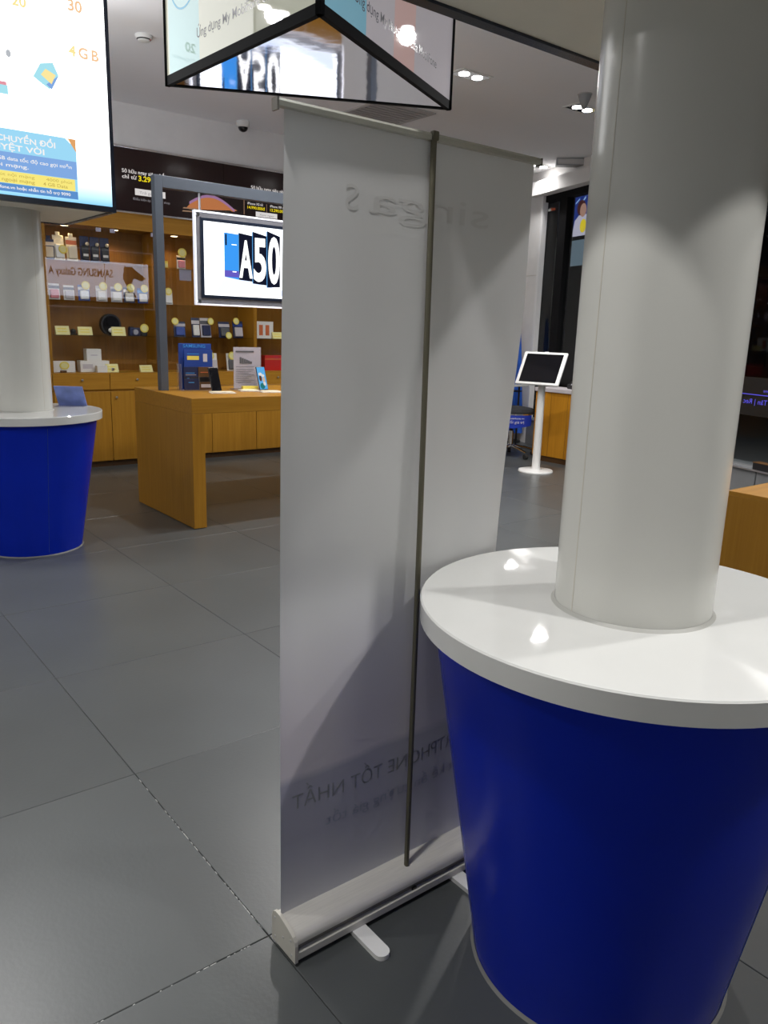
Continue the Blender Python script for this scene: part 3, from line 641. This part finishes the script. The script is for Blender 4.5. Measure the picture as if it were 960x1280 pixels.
pack('case_pack', 3.715, S3, .125, .155, 'navy', 'dark pack with the yellow tag low at its foot, lower shelf', tag_at=(.25, .12), win_='ink', stripe='paper_grey', lean=.14)
pack('case_pack', 3.868, S3, .115, .165, 'navy', 'dark pack with tag above its upper edge, lower shelf', tag_at=(-.25, .98), win_='paper_grey', stripe='pack_blue', lean=.14)
o = thing('phone_box', 'white box with two orange phone pictures on the lower shelf', 'box', (4.165, 7.34, S3)); MB().box(-.10, .10, -.03, .03, 0, .17, .002).build('carton', 'paper', o)
for a in (-.045, .03): MB().box(a - .022, a + .022, -.0312, -.030, .03, .135).build('phone_print', 'orange', o)
# deck
o = thing('speaker_box', 'white box with round yellow tag at the left of the cabinet deck', 'box', (2.135, 7.33, DK)); MB().box(-.095, .095, -.03, .03, 0, .098, .002).build('carton', 'paper', o); t = MB().disc_y(.0, -.036, -.031, .06, .042, 24, .034).build('price_tag', 'yellow', o); MB().disc_y(0, -.0365, -.036, .06, .030, 24, .024).build('tag_face', 'yellow_pale', t); MB().box(-.04, .01, -.065, -.035, 0, .018, .003).build('sample', 'kick', o)
o = tag(MB().box(-.13, .13, -.05, .05, 0, .10, .002).build('white_carton', 'paper', None, loc=(2.412, 7.37, DK)), 'wide white carton under a smaller one on the cabinet deck', 'box')
MB().box(-.11, -.02, -.0506, -.05, .03, .07).build('print', 'paper_grey', o)
o = tag(MB().box(-.066, .066, -.045, .045, 0, .105, .002).build('white_carton', 'paper', None, loc=(2.410, 7.37, DK + .1002)), 'smaller white carton standing on the wide white one', 'box')
MB().box(-.03, .03, -.0456, -.045, .045, .055).build('print', 'paper_grey', o)
o = tag(MB().box(-.045, .045, -.03, .03, 0, .062, .002).build('white_carton', 'paper', None, loc=(2.450, 7.27, DK)), 'smallest white carton in front of the wide one on the deck', 'box')
MB().box(-.045, -.0456, -.028, .028, .004, .058).build('print', 'cream', o)
price_card(2.555, DK, .115, .073, 'yellow price card beside the white cartons on the deck')
price_card(2.878, DK, .124, .062, 'yellow price card alone on the deck near the frame post')
pack('watch_pack', 3.575, DK, .125, .175, 'paper', 'white pack with yellow tag behind the blue brochure stand', tag_at=(-.2, .85), win_='paper_grey', lean=.14, tagr=.04)
pack('watch_pack', 3.795, DK, .115, .175, 'paper', 'white pack with dark foot and yellow tag beside the price sheet', tag_at=(-.05, .85), win_='ink', lean=.14, tagr=.04)
o = thing('red_box', 'red box on the cabinet deck beside the banner edge', 'box', (4.30, 7.36, DK)); MB().box(-.13, .13, -.04, .04, 0, .155, .002).build('carton', 'red', o); MB().box(-.13, .13, -.0406, -.04, .11, .125).build('stripe', 'orange', o)

# ================================================================== DEMONSTRATION TABLE
o = thing('demo_table', 'long wooden demonstration table with open panel legs', 'table', (2.14, 4.69, 0))
MB().box(0, 1.91, 0, .97, .76, .86, .003).build('table_top', 'wood_h', o)
MB().box(0, .088, .0, .97, .004, .76, .002).build('panel_leg', 'wood', o); MB().box(1.822, 1.91, .0, .97, .004, .76, .002).build('panel_leg', 'wood', o)
for a in (.01, 1.83): MB().box(a, a + .07, .01, .96, 0, .004).build('glide_strip', 'rubber', o)
# gantry
o = thing('screen_gantry', 'grey metal frame standing on the wooden table', 'frame', (2.19, 5.285, .86))
MB().box(0, .055, 0, .06, 0, 1.41, .002).build('post', 'grey_metal', o); MB().box(1.755, 1.81, 0, .06, 0, 1.41, .002).build('post', 'grey_metal', o)
MB().box(.055, 1.755, 0, .06, 1.335, 1.41, .002).build('beam', 'grey_metal', o)
# hanging double-sided monitor
mo = thing('hanging_monitor', 'hanging monitor in a clear frame showing A50 beside the banner', 'screen', (3.085, 5.315, 1.455))
MB().box(-.61, .61, -.006, .006, 0, .625).build('acrylic_sheet', 'acrylic', mo)
e = MB()
e.box(-.612, .612, -.016, .016, -.003, .008); e.box(-.612, .612, -.016, .016, .617, .628); e.box(-.612, -.602, -.016, .016, .008, .617); e.box(.602, .612, -.016, .016, .008, .617)
mat('edge_lit', (.8, .8, .82), .3, emit=(.85, .88, 1.), es=.55)
e.build('edge_light', 'edge_lit', mo, label='pale lit acrylic edge')
for sx in (-1, 1):
    MB().tube([(sx * .565, 0, .60), (sx * .565, 0, .742)], .008, 10).build('hanger_rod', 'alu', mo); 
    for zc in (.022, .60): MB().disc_y(sx * .588, -.022, -.006, zc, .013, 16).build('standoff', 'chrome', mo)
emat('mon_white', (.93, .96, 1.0), 2.0); emat('mon_rear', (.78, .83, 1.0), 4.2); emat('mon_shade', (.66, .74, .98), 1.5); emat('mon_blue', (.03, .20, .80), .9); emat('mon_blue2', (.05, .34, .95), 1.0); emat('mon_black', (.010, .012, .03), .8); emat('mon_purple', (.15, .12, .6), .9); emat('mon_edge', (.10, .35, .75), .9)
mat('silver_strip', (.50, .50, .56), .22, metal=.7, noise=.2, nscale=9)
fr = MB(); fr.box(-.60, .60, -.012, .012, .010, .046); fr.box(-.60, .60, -.012, .012, .585, .615); fr.box(-.60, -.572, -.012, .012, .046, .585); fr.box(.572, .60, -.012, .012, .046, .585)
fr.build('silver_frame', 'silver_strip', mo)
MB().box(-.572, .572, -.020, .020, .046, .585, .003).build('bezel', 'bezel', mo)
sc = MB().box(-.548, .548, -.0212, -.020, .068, .562).build('screen', 'mon_white', mo)
mx_ = lambda X: (X - 3.085); mz_ = lambda Z: Z - 1.455
def phone_on_screen(x0, x1, z0t, z1t, z0b, z1b, m_, dy=0., edge=None):
    p = MB().prism([(mx_(x0), mz_(z0b)), (mx_(x1), mz_(z1b)), (mx_(x1), mz_(z1t)), (mx_(x0), mz_(z0t))], -.0216 - dy, -.0212 - dy, 'y').build('phone_picture', m_, sc)
    if edge: MB().prism([(mx_(x0 - .006), mz_(z0b + .004)), (mx_(x0), mz_(z0b)), (mx_(x0), mz_(z0t)), (mx_(x0 - .006), mz_(z0t - .006))], -.0216 - dy, -.0212 - dy, 'y').build('phone_edge', edge, sc)
    return p
MB().prism([(mx_(2.70), mz_(1.665)), (mx_(3.25), mz_(1.57)), (mx_(3.60), mz_(1.64)), (mx_(3.60), mz_(1.54)), (mx_(2.62), mz_(1.54))], -.0214, -.0212, 'y').build('picture_shadow', 'mon_shade', sc)
phone_on_screen(2.692, 2.806, 1.955, 1.950, 1.655, 1.640, 'mon_blue2', 0)
quad('phone_camera', mx_(2.70), mx_(2.712), mz_(1.87), mz_(1.945), -.0217, 'mon_black', sc); quad('phone_shine', mx_(2.75), mx_(2.79), mz_(1.875), mz_(1.880), -.0217, 'mon_white', sc); quad('phone_foot', mx_(2.692), mx_(2.806), mz_(1.655), mz_(1.70), -.0217, 'mon_purple', sc); quad('phone_logo', mx_(2.755), mx_(2.785), mz_(1.69), mz_(1.696), -.0226, 'mon_white', sc)
phone_on_screen(2.808, 2.915, 1.962, 1.950, 1.640, 1.632, 'mon_black', .0006, 'mon_edge')
phone_on_screen(2.920, 3.033, 1.980, 1.958, 1.620, 1.612, 'mon_black', .0012, 'mon_edge')
phone_on_screen(3.038, 3.146, 1.995, 1.965, 1.598, 1.605, 'mon_black', .0018, 'mon_edge')
emat('mon_digit', (1, 1, 1), 1.6)
text('A', mx_(2.808), mz_(1.665), .245, 'mon_digit', sc, -.0245, width=.108, bold=.03); text('5', mx_(2.924), mz_(1.650), .285, 'mon_digit', sc, -.0248, width=.104, bold=.03); text('0', mx_(3.045), mz_(1.640), .310, 'mon_digit', sc, -.0251, width=.098, bold=.03)
# side that faces the cabinets
sb = MB().box(-.548, .548, .020, .0212, .115, .500).build('rear_screen', 'mon_rear', mo)
mat('mon_ink', (.05, .03, .02), .5)
text('SAMSUNG Galaxy A', .14, .335, .080, 'mon_ink', sb, .0220, width=.66, face='+y', bold=.02)
MB().prism([(.24, .13), (.30, .24), (.25, .33), (.27, .46), (.36, .46), (.52, .34), (.46, .31), (.38, .34), (.34, .26), (.40, .13)], .0212, .0216, 'y').build('phone_picture', 'mon_ink', sb)

# ------------------------------------------------------------------ things on the table
TZ = .8605
o = thing('brochure_stand', 'blue brochure stand with leaflets at the left of the table', 'brochure stand', (2.44, 5.24, TZ), R(-8))
MB().box(-.12, .12, -.02, .05, 0, .006).build('base', 'acrylic', o); MB().box(-.125, -.118, -.03, .07, 0, .185, .002).build('side_wall', 'acrylic', o)
hc = MB().box(-.118, .118, .045, .052, .006, .325, .002).build('header_card', 'pack_blue', o)
text('SAMSUNG', -.085, .297, .022, 'sky', hc, .0445, width=.16, bold=.01)
lf = MB().box(-.085, .118, .018, .026, .10, .282, .001).build('leaflet', 'pack_blue', o); quad('yellow_print', -.065, .02, .212, .24, .0178, 'yellow', lf); quad('picture_print', .05, .08, .20, .255, .0178, 'paper_grey', lf); quad('line_print', -.065, .02, .252, .256, .0178, 'sky', lf)
lf = MB().box(-.10, .005, -.004, .002, .09, .165, .001).build('leaflet', 'navy', o); quad('line_print', -.085, -.02, .12, .124, -.0042, 'sky', lf); quad('line_print', -.085, -.01, .108, .111, -.0042, 'paper_grey', lf)
lf = MB().box(.005, .118, -.008, -.002, .095, .165, .001).build('leaflet', 'kick', o); quad('line_print', .02, .09, .125, .13, -.0082, 'orange', lf)
lf = MB().box(-.10, .118, -.014, -.008, .045, .095, .001).build('leaflet', 'black', o); t = MB().disc_y(-.07, -.0146, -.014, .07, .018, 20).build('round_print', 'sky', lf)
lf = MB().box(-.10, .005, -.020, -.014, .006, .085, .001).build('leaflet', 'navy', o); quad('line_print', -.07, -.03, .055, .06, -.0202, 'sky', lf)
lf = MB().box(.008, .118, -.020, -.014, .006, .06, .001).build('leaflet', 'kick', o); quad('picture_print', .02, .09, .022, .045, -.0202, 'paper_grey', lf)
MB().box(.004, .007, -.026, -.018, .006, .10).build('divider', 'acrylic', o)
def demo_phone(X, Y, label, m_, h=.15, w_=.072, rz=0., pic=False):
    o = thing('demo_phone', label, 'phone', (X, Y, TZ), rz)
    b_ = MB().box(-w_ / 2, w_ / 2, -.004, .004, .0, h, .003).build('body', 'black', o, loc=(0, 0, .006), rot=(R(-16), 0, 0))
    s_ = MB().box(-w_ / 2 + .003, w_ / 2 - .003, -.0046, -.004, .004, h - .004).build('screen', m_, o, loc=(0, 0, .006), rot=(R(-16), 0, 0))
    MB().prism([(.0, 0), (.045, 0), (.028, .085), (.022, .085)], -.012, .012, 'x').build('stand', 'acrylic', o)
    MB().box(-.03, .03, -.012, .05, 0, .005).build('stand_base', 'acrylic', o)
    return o, s_
demo_phone(2.520, 5.10, 'black demo phone with dark screen beside the brochure stand', 'black_gloss', .165, .085, R(12))
emat('ph_sky', (.12, .45, .85), .9); emat('ph_skin', (.75, .55, .42), .8); emat('ph_hat', (.9, .88, .85), .8); emat('ph_teal', (.03, .25, .25), .7); emat('ph_brown', (.15, .06, .03), .7)
o, s_ = demo_phone(2.885, 5.08, 'lit demo phone with blue picture in front of the price sheet', 'ph_sky', .17, .078, R(10))
for (cx, cz, rx, rz_, m_) in ((-.016, .085, .012, .022, 'ph_brown'), (-.012, .115, .016, .012, 'ph_hat'), (.012, .075, .013, .022, 'ph_skin'), (.010, .104, .014, .010, 'ph_hat'), (-.008, .028, .022, .022, 'ph_teal'), (.014, .045, .012, .016, 'ph_hat')):
    MB().disc_y(cx, -.0052, -.0046, cz, rx, 16, rz_).build('picture_patch', m_, s_)
o = thing('price_sheet', 'grey price sheet in a clear upright stand on the table', 'sheet', (2.815, 5.20, TZ), R(-6))
MB().box(-.105, .105, -.003, .003, .012, .305, .001).build('sheet', 'paper_grey', o); MB().box(-.108, .108, -.005, -.0035, .008, .308).build('cover', 'acrylic', o); MB().box(-.115, .108, -.03, .05, 0, .008, .002).build('base', 'acrylic', o)
quad('heading', -.09, .05, .27, .28, -.0054, 'ink', o)
for k in range(6): quad('bar_print', -.06 + k * .016, -.046 + k * .016, .19, .235 - k * .006, -.0054, 'ink', o)
for k in range(8): quad('line_print', -.09, .05 - (k % 3) * .02, .145 - k * .013, .148 - k * .013, -.0054, 'ink', o)
quad('rule', -.09, .05, .165, .168, -.0054, 'ink', o)
o = thing('yellow_pad', 'low yellow note block at the foot of the price sheet', 'note block', (2.80, 5.135, TZ), R(-6)); MB().box(-.06, .06, -.018, .018, 0, .032, .002).build('block', 'yellow', o); MB().box(-.06, .06, -.0184, -.018, .015, .017).build('line_print', 'yellow_pale', o)
for X, Y, lb, sx in ((2.505, 4.985, 'white paper pad in front of the black demo phone', .085), (2.760, 5.075, 'folded white leaflet left of the lit demo phone', .07), (2.865, 4.945, 'white paper pad in front of the lit demo phone', .075)):
    o = thing('paper_pad', lb, 'paper', (X, Y, TZ), R(-15)); MB().box(-sx, sx, -.05, .05, 0, .006, .002).build('sheet', 'paper', o); MB().box(-sx * .7, sx * .6, -.02, .02, .006, .0068).build('print', 'yellow_pale', o); MB().box(-sx * .95, sx * .9, -.045, .046, .0068, .011, .002).build('top_sheet', 'cream', o, rot=(0, 0, .06))

# ================================================================== RIGHT HAND SIDE
# tablet kiosk
o = thing('tablet_kiosk', 'white floor stand carrying a large tilted tablet', 'kiosk', (5.92, 5.06, 0), R(195 + 90))
MB().lathe([(.17, 0), (.17, .010), (.164, .018), (.05, .024), (.05, .03)], 48).build('base', 'white_plastic', o, True)
MB().lathe([(.046, .024), (.040, .05), (.034, .98)], 24).build('pole', 'white_plastic', o, True)
tb = MB().box(-.225, .225, -.012, .012, -.175, .175, .010, 3).build('tablet', 'white_plastic', o, True, loc=(0, -.035, 1.0), rot=(R(-30), 0, 0))
MB().box(-.19, .19, -.0128, -.0118, -.150, .150).build('screen', 'black_gloss', tb); MB().box(-.02, .02, -.004, .004, .174, .181, .002).build('lock_clip', 'white_plastic', tb)
MB().box(-.05, .05, -.005, .05, -.05, .05, .006).build('bracket', 'grey_box', o, loc=(0, -.015, .965), rot=(R(-30), 0, 0))
# reception desk
o = thing('service_desk', 'wooden service desk with grey top behind the tablet stand', 'desk', (6.47, 4.95, 0))
MB().box(0, .28, 0, .65, .06, .735, .002).build('front_panel', 'wood_orange', o); MB().box(.02, .26, .02, .63, 0, .06).build('plinth', 'kick', o); MB().box(-.015, .30, -.01, .66, .735, .775, .004).build('desk_top', 'paper_grey', o)
for y in (.22, .44): MB().box(-.0012, 0, y - .001, y + .001, .062, .733).build('panel_joint', 'kick', o)
o = thing('card_terminal', 'small black card terminal on the service desk beside the tablet', 'terminal', (6.60, 5.20, .7755), FH); MB().box(-.04, .04, -.09, .09, 0, .05, .01).build('body', 'black', o); MB().box(-.03, .03, -.06, .06, .05, .075, .006).build('cradle', 'black', o); MB().sphere((-.041, .0, .05), .01).build('button', 'chrome', o)
# work table behind with pale edge
o = thing('glass_desk', 'thin pale desk top on dark legs behind the swivel stool', 'desk', (6.48, 6.64, 0))
MB().box(0, .57, -.42, .45, .72, .745, .004).build('desk_top', 'laminate_white', o); MB().box(.02, .48, -.40, .43, .66, .675).build('lower_shelf', 'black', o)
for a in (.03, .45):
    for b in (-.38, .41): MB().tube([(a, b, 0), (a, b, .72)], .012, 8).build('leg', 'black', o)
# swivel stool
o = thing('swivel_stool', 'black swivel stool with chrome base and a blue printed cover', 'stool', (6.43, 5.88, 0), R(-47))
MB().lathe([(.20, .46), (.225, .475), (.23, .50), (.215, .53), (.12, .545)], 36).build('seat', 'fabric_black', o, True); MB().lathe([(.226, .470), (.234, .470), (.234, .482), (.226, .482), (.226, .470)], 36, cap=False).build('seat_rim', 'chrome', o, True)
MB().tube([(0, 0, .10), (0, 0, .28)], .028, 14).build('gas_lift', 'chrome', o, True); MB().tube([(0, 0, .28), (0, 0, .46)], .018, 12).build('piston', 'black', o, True)
for k in range(5):
    a = 2 * PI * k / 5 + .35; c_, s_ = math.cos(a), math.sin(a)
    lg = MB().tube([(c_ * .02, s_ * .02, .115), (c_ * .16, s_ * .16, .095), (c_ * .27, s_ * .27, .068)], [.022, .018, .013], 10).build('base_leg', 'chrome', o, True)
    MB().tube([(c_ * .27 - s_ * .018, s_ * .27 + c_ * .018, .0275), (c_ * .27 + s_ * .018, s_ * .27 - c_ * .018, .0275)], .0275, 14).build('caster', 'rubber', lg, True)
cvr = MB()
cvr.bm.free(); cvr.bm = bmesh.new()
n = 16; top_ = []; bot_ = []
for k in range(n + 1):
    a = R(-150) + R(120) * k / n
    top_.append(cvr.bm.verts.new((.237 * math.cos(a), .237 * math.sin(a), .468))); bot_.append(cvr.bm.verts.new((.232 * math.cos(a), .232 * math.sin(a), .33 + .05 * abs(k / n - .5))))
for k in range(n): cvr.bm.faces.new((top_[k], top_[k + 1], bot_[k + 1], bot_[k]))
cv_o = cvr.build('cover', 'cloth_blue', o, label='hanging blue printed cover'); sm_ = cv_o.modifiers.new('thick', 'SOLIDIFY'); sm_.thickness = .004
for z, s_t, hh in ((.43, 'www.mobifone.vn', .016), (.385, 'Kết nối giá trị', .026)):
    t = text(s_t, 0, 0, hh, 'paper', cv_o, 0, width=.26, align='CENTER')
    for v in t.data.vertices:
        a = -PI / 2 + v.co.x / .24; v.co = (.242 * math.cos(a), .242 * math.sin(a), v.co.z + z)
# furled flags
def flag(X, Y, zt, zb, m_, label, r=.10, ph=0.):
    o = thing('furled_flag', label, 'flag', (X, Y, 0))
    prof_ = []
    q = MB(); n, mr = 40, 14; rings = []
    for j in range(mr + 1):
        t = j / mr; z = zt - .02 - (zt - .02 - zb) * t; rad = .012 + r * t ** .8
        rings.append([q.bm.verts.new(((rad * (1 + .25 * math.sin(5 * a + ph + t))) * math.cos(a), (rad * (1 + .25 * math.sin(5 * a + ph + t))) * math.sin(a), z)) for a in [2 * PI * k / n for k in range(n)]])
    for a, b in zip(rings, rings[1:]):
        for k in range(n): q.bm.faces.new((a[k], a[(k + 1) % n], b[(k + 1) % n], b[k]))
    q.bm.faces.new(rings[0]); q.bm.faces.new(rings[-1])
    q.build('cloth', m_, o, True); MB().tube([(0, 0, .03), (0, 0, zt)], .010, 8).build('flag_pole', 'steel', o); MB().lathe([(.12, 0), (.12, .02), (.03, .04)], 24).build('stand', 'black', o, True); MB().sphere((0, 0, zt), .012).build('finial', 'steel', o, True)
flag(7.28, 6.66, 1.52, .12, 'flag_blue', 'furled blue flag standing behind the pale desk', .10)
flag(7.13, 7.0, 1.10, .12, 'flag_red', 'furled red flag low beside the blue flag', .12, 1.)
# dark cupboard on the floor behind the chair
o = thing('low_cupboard', 'dark brown low cupboard against the far wall behind the chair', 'cupboard', (6.45, 7.28, 0))
MB().box(0, 1.0, 0, .31, .0, .70, .003).build('body', 'kick', o); MB().box(-.01, 1.01, -.015, .31, .70, .72).build('cupboard_top', 'kick', o)
for a in (.02, .515): MB().box(a, a + .465, -.010, 0, .05, .68).build('door', 'wood_back', o)

# right foreground table with white handset
o = thing('side_table', 'wooden table behind the foreground column at the right edge', 'table', (2.40, .25, 0))
MB().box(0, .9, 0, 1.0, .845, .86, .001).build('table_top', 'wood_h', o); MB().box(0, .9, 0, 1.0, .02, .845, .001).build('body', 'wood', o); MB().box(.02, .88, .02, .98, 0, .02).build('plinth', 'kick', o)
o = thing('white_handset', 'white handset lying on the wooden table at the right edge', 'phone', (2.66, 1.13, .8605), R(-20)); MB().box(-.075, .075, -.036, .036, .004, .020, .008, 3).build('body', 'white_plastic', o, True); MB().lathe([(.035, 0), (.035, .004)], 24).build('foot_pad', 'paper', o); MB().box(-.055, .055, -.028, .028, .0198, .0206).build('screen', 'paper_grey', o)
o = thing('paper_pad', 'stack of pale cards behind the white handset', 'paper', (2.78, 1.205, .8605), R(-12)); MB().box(-.09, .09, -.03, .03, 0, .012, .002).build('sheet', 'paper_grey', o); MB().box(-.088, .088, -.029, .029, .012, .020, .002).build('top_sheet', 'paper', o)
# dark box on the sill
o = thing('dark_box', 'dark brown box on the window sill at the right edge', 'box', (0, 0, 0), FH); o.location = Matrix.Rotation(FH, 3, 'Z') @ Vector((5.015, 4.62, .312)); MB().box(-.04, .035, -.3, .22, 0, .055, .003).build('body', 'black', o); MB().box(-.042, .037, -.302, .222, .055, .062, .002).build('lid', 'kick', o)

# ------------------------------------------------------------------ beyond the glass
struct(MB().box(5.2, 14, -8, 16, -.12, -.02).build('pavement', 'sill', None, rot=(0, 0, FH)), 'dark pavement outside the window')
emat('out_blue', (.02, .05, .30), .55); emat('out_skin', (.45, .26, .20), .7); emat('out_hair', (.10, .03, .03), .5); emat('out_white', (.50, .48, .60), .8); emat('out_yellow', (.75, .58, .03), .8); emat('out_cyan', (.35, .55, .9), .7); emat('out_panel', (.16, .22, .27), .6); emat('out_frame', (.05, .06, .07), .3)
def out_thing(name, label, cat, d, s):
    o = thing(name, label, cat, tuple(Matrix.Rotation(FH, 3, 'Z') @ Vector((d, s, 0))), FH - PI / 2); return o     # local: x towards the near end of the front, -y into the shop
o = out_thing('street_poster', 'lit poster of a person in white beyond the dark window', 'poster', 5.45, 8.50)
MB().box(-.02, .50, 0, .05, -.02, 2.94, .003).build('post_board', 'black', o)
b_ = MB().box(.0, .48, -.004, 0, 2.455, 2.90).build('poster_panel', 'out_blue', o)
MB().prism([(.02, 2.455), (.40, 2.455), (.36, 2.64), (.30, 2.685), (.14, 2.685), (.06, 2.63)], -.006, -.004, 'y').build('shirt_picture', 'out_white', b_)
MB().disc_y(.22, -.009, -.006, 2.735, .062, 20, .075).build('head_picture', 'out_skin', b_); MB().disc_y(.18, -.0085, -.006, 2.765, .085, 20, .085).build('hair_picture', 'out_hair', b_); MB().disc_y(.24, -.0095, -.006, 2.56, .06, 20, .075).build('yellow_picture', 'out_yellow', b_)
for k in range(3): MB().prism([(.05 + .12 * k, 2.83 - .01 * k), (.13 + .12 * k, 2.875 + .01 * k), (.13 + .12 * k, 2.86), (.05 + .12 * k, 2.815)], -.006, -.004, 'y').build('brush_print', 'out_cyan', b_)
MB().box(.0, .48, -.004, 0, 2.12, 2.41).build('grey_panel', 'out_panel', o)
o = out_thing('street_pillar', 'dim grey pillar seen through the window edge', 'pillar', 5.35, 8.99); mat('out_grey', (.13, .135, .12), .7, noise=.1); MB().box(0, .28, 0, .2, -.02, 2.46).build('shaft', 'out_grey', o); MB().box(-.02, .30, -.02, .22, 2.46, 2.52).build('cap', 'black', o)
o = out_thing('street_lamp', 'tiny yellow street light far beyond the window', 'lamp', 6.6, 9.86); MB().tube([(0, 0, 0), (0, 0, 2.14)], .02, 8).build('post', 'black', o); emat('out_lamp', (.85, .75, .25), 1.2); MB().sphere((0, 0, 2.17), .045, 1, 1, .5).build('globe', 'out_lamp', o, True)
emat('out_led', (.12, .10, .75), 1.1)
o = out_thing('led_sign', 'blue led lettering seen mirrored through the right-hand window', 'sign', 5.28, 5.55)
MB().box(.0, .95, .004, .03, .70, 1.02).build('board', 'black', o); MB().box(.18, .60, -.001, .004, .875, .881).build('rule', 'out_led', o)
text('mobifone', .42, .905, .026, 'out_led', o, 0, width=.16, mirror=True, align='RIGHT'); text('Tân | Rec', .215, .80, .042, 'out_led', o, 0, width=.26, mirror=True, align='RIGHT')
for p_ in (.03, .92): MB().box(p_ - .01, p_ + .01, .01, .03, -.02, .70).build('leg', 'black', o)
o = out_thing('facade_opposite', 'unlit dark building face across the street', 'building', 13.0, 14); mat('out_dark', (.02, .02, .022), .8, noise=.3, nscale=2); MB().box(-2, 22, 0, .4, -.02, 7).build('wall', 'out_dark', o)
for k in range(8): MB().box(k * 2.2, k * 2.2 + 1.3, -.02, 0, .8, 2.6).build('window', 'black_gloss', o)

# ================================================================== CEILING FITTINGS
def downlight(x, y, label, rz=0., watts=DOWN_W):
    o = thing('downlight', label, 'ceiling light', (x, y, CEIL), rz, 'twin recessed ceiling lights')
    f = MB(); f.box(-.15, .15, -.085, .085, -.006, 0); f.build('frame', 'white_plastic', o)
    MB().box(-.135, .135, -.07, .07, -.0075, -.006).build('reflector', 'chrome', o)
    for s_ in (-1, 1):
        MB().lathe([(.040, -.012), (.040, -.0075)], 24).build('lamp', 'lamp', o, loc=(s_ * .066, 0, 0))
    ld = bpy.data.lights.new('downlight_beam', 'SPOT'); ld.energy = watts; ld.color = (1, .98, .965); ld.spot_size = R(160); ld.spot_blend = .8; ld.shadow_soft_size = .05
    lo = bpy.data.objects.new('downlight_beam', ld); C.objects.link(lo); lo.parent = o; lo.location = (0, 0, -.03)
DL = [(4.34, 4.60, 'square twin ceiling light right of the hanging sign'), (5.60, 4.58, 'square twin ceiling light half hidden by the foreground column'), (7.12, 6.36, 'ceiling light peeping past the banner top right corner'),
      (2.90, 4.60, 'ceiling light hidden behind the hanging sign'), (4.08, 3.00, 'ceiling light mirrored in the right face of the hanging sign'), (.60, 4.45, 'ceiling light mirrored in the left face of the hanging sign'),
      (2.90, .30, 'ceiling light right of the foreground column, out of frame'), (.10, 1.0, 'ceiling light left of the banner, out of frame'), (1.73, -.46, 'ceiling light nearest the photographer on the right'), (-1.7, 2.7, 'added unseen ceiling light far left of the near floor'), (5.6, 2.5, 'ceiling light near the window, out of frame'), (-1.6, 6.3, 'ceiling light far left by the back wall')]  # the light far left of the near floor is added for bounce
for x, y, lb in DL: downlight(x, y, lb, 0., 34. if x > 7 else DOWN_W)
o = thing('dome_camera', 'white dome security camera on the ceiling beside the banner', 'camera', (3.78, 7.02, CEIL)); MB().lathe([(.055, 0), (.062, -.01), (.060, -.045), (.048, -.055)], 28).build('housing', 'white_plastic', o, True); MB().sphere((0, 0, -.052), .046, 1, 1, .95, 20, 12).build('dome', 'black_gloss', o, True)
o = thing('smoke_detector', 'little smoke detector on the ceiling right of the bright screen', 'detector', (2.24, 5.50, CEIL)); MB().lathe([(.055, 0), (.055, -.012), (.038, -.035), (.02, -.04)], 28).build('housing', 'white_plastic', o, True); MB().lathe([(.046, -.022), (.047, -.025), (.043, -.030)], 28).build('vent_ring', 'black', o, True); MB().sphere((.03, -.03, -.026), .006).build('indicator', 'pink', o)
o = thing('air_vent', 'flush square ceiling vent above the banner top', 'vent', (4.55, 5.85, CEIL)); f = MB(); f.box(-.3, .3, -.3, -.27, -.012, 0); f.box(-.3, .3, .27, .3, -.012, 0); f.box(-.3, -.27, -.27, .27, -.012, 0); f.box(.27, .3, -.27, .27, -.012, 0); f.build('frame', 'vent', o)
for k in range(9): MB().box(-.27, .27, -.24 + .06 * k - .018, -.24 + .06 * k + .018, -.009, -.004).build('slat', 'vent', o)
MB().box(-.27, .27, -.27, .27, -.002, 0).build('backing', 'grey_box', o)
o = thing('ceiling_speaker', 'small grey cone speaker under the ceiling beside the column', 'speaker', (5.30, 4.32, CEIL)); MB().lathe([(.05, 0), (.05, -.02), (.018, -.10), (.006, -.11)], 20).build('cone', 'grey_box', o, True); MB().lathe([(.056, 0), (.056, -.006)], 20).build('flange', 'vent', o)
o = thing('linear_diffuser', 'flat grey air diffuser box under the ceiling by the window', 'diffuser', (7.08, 5.88, CEIL - .001), R(-45)); MB().box(-.16, .16, -.06, .06, -.075, 0, .003).build('casing', 'grey_box', o); MB().box(-.145, .145, -.0615, -.06, -.062, -.014).build('grille', 'vent', o)
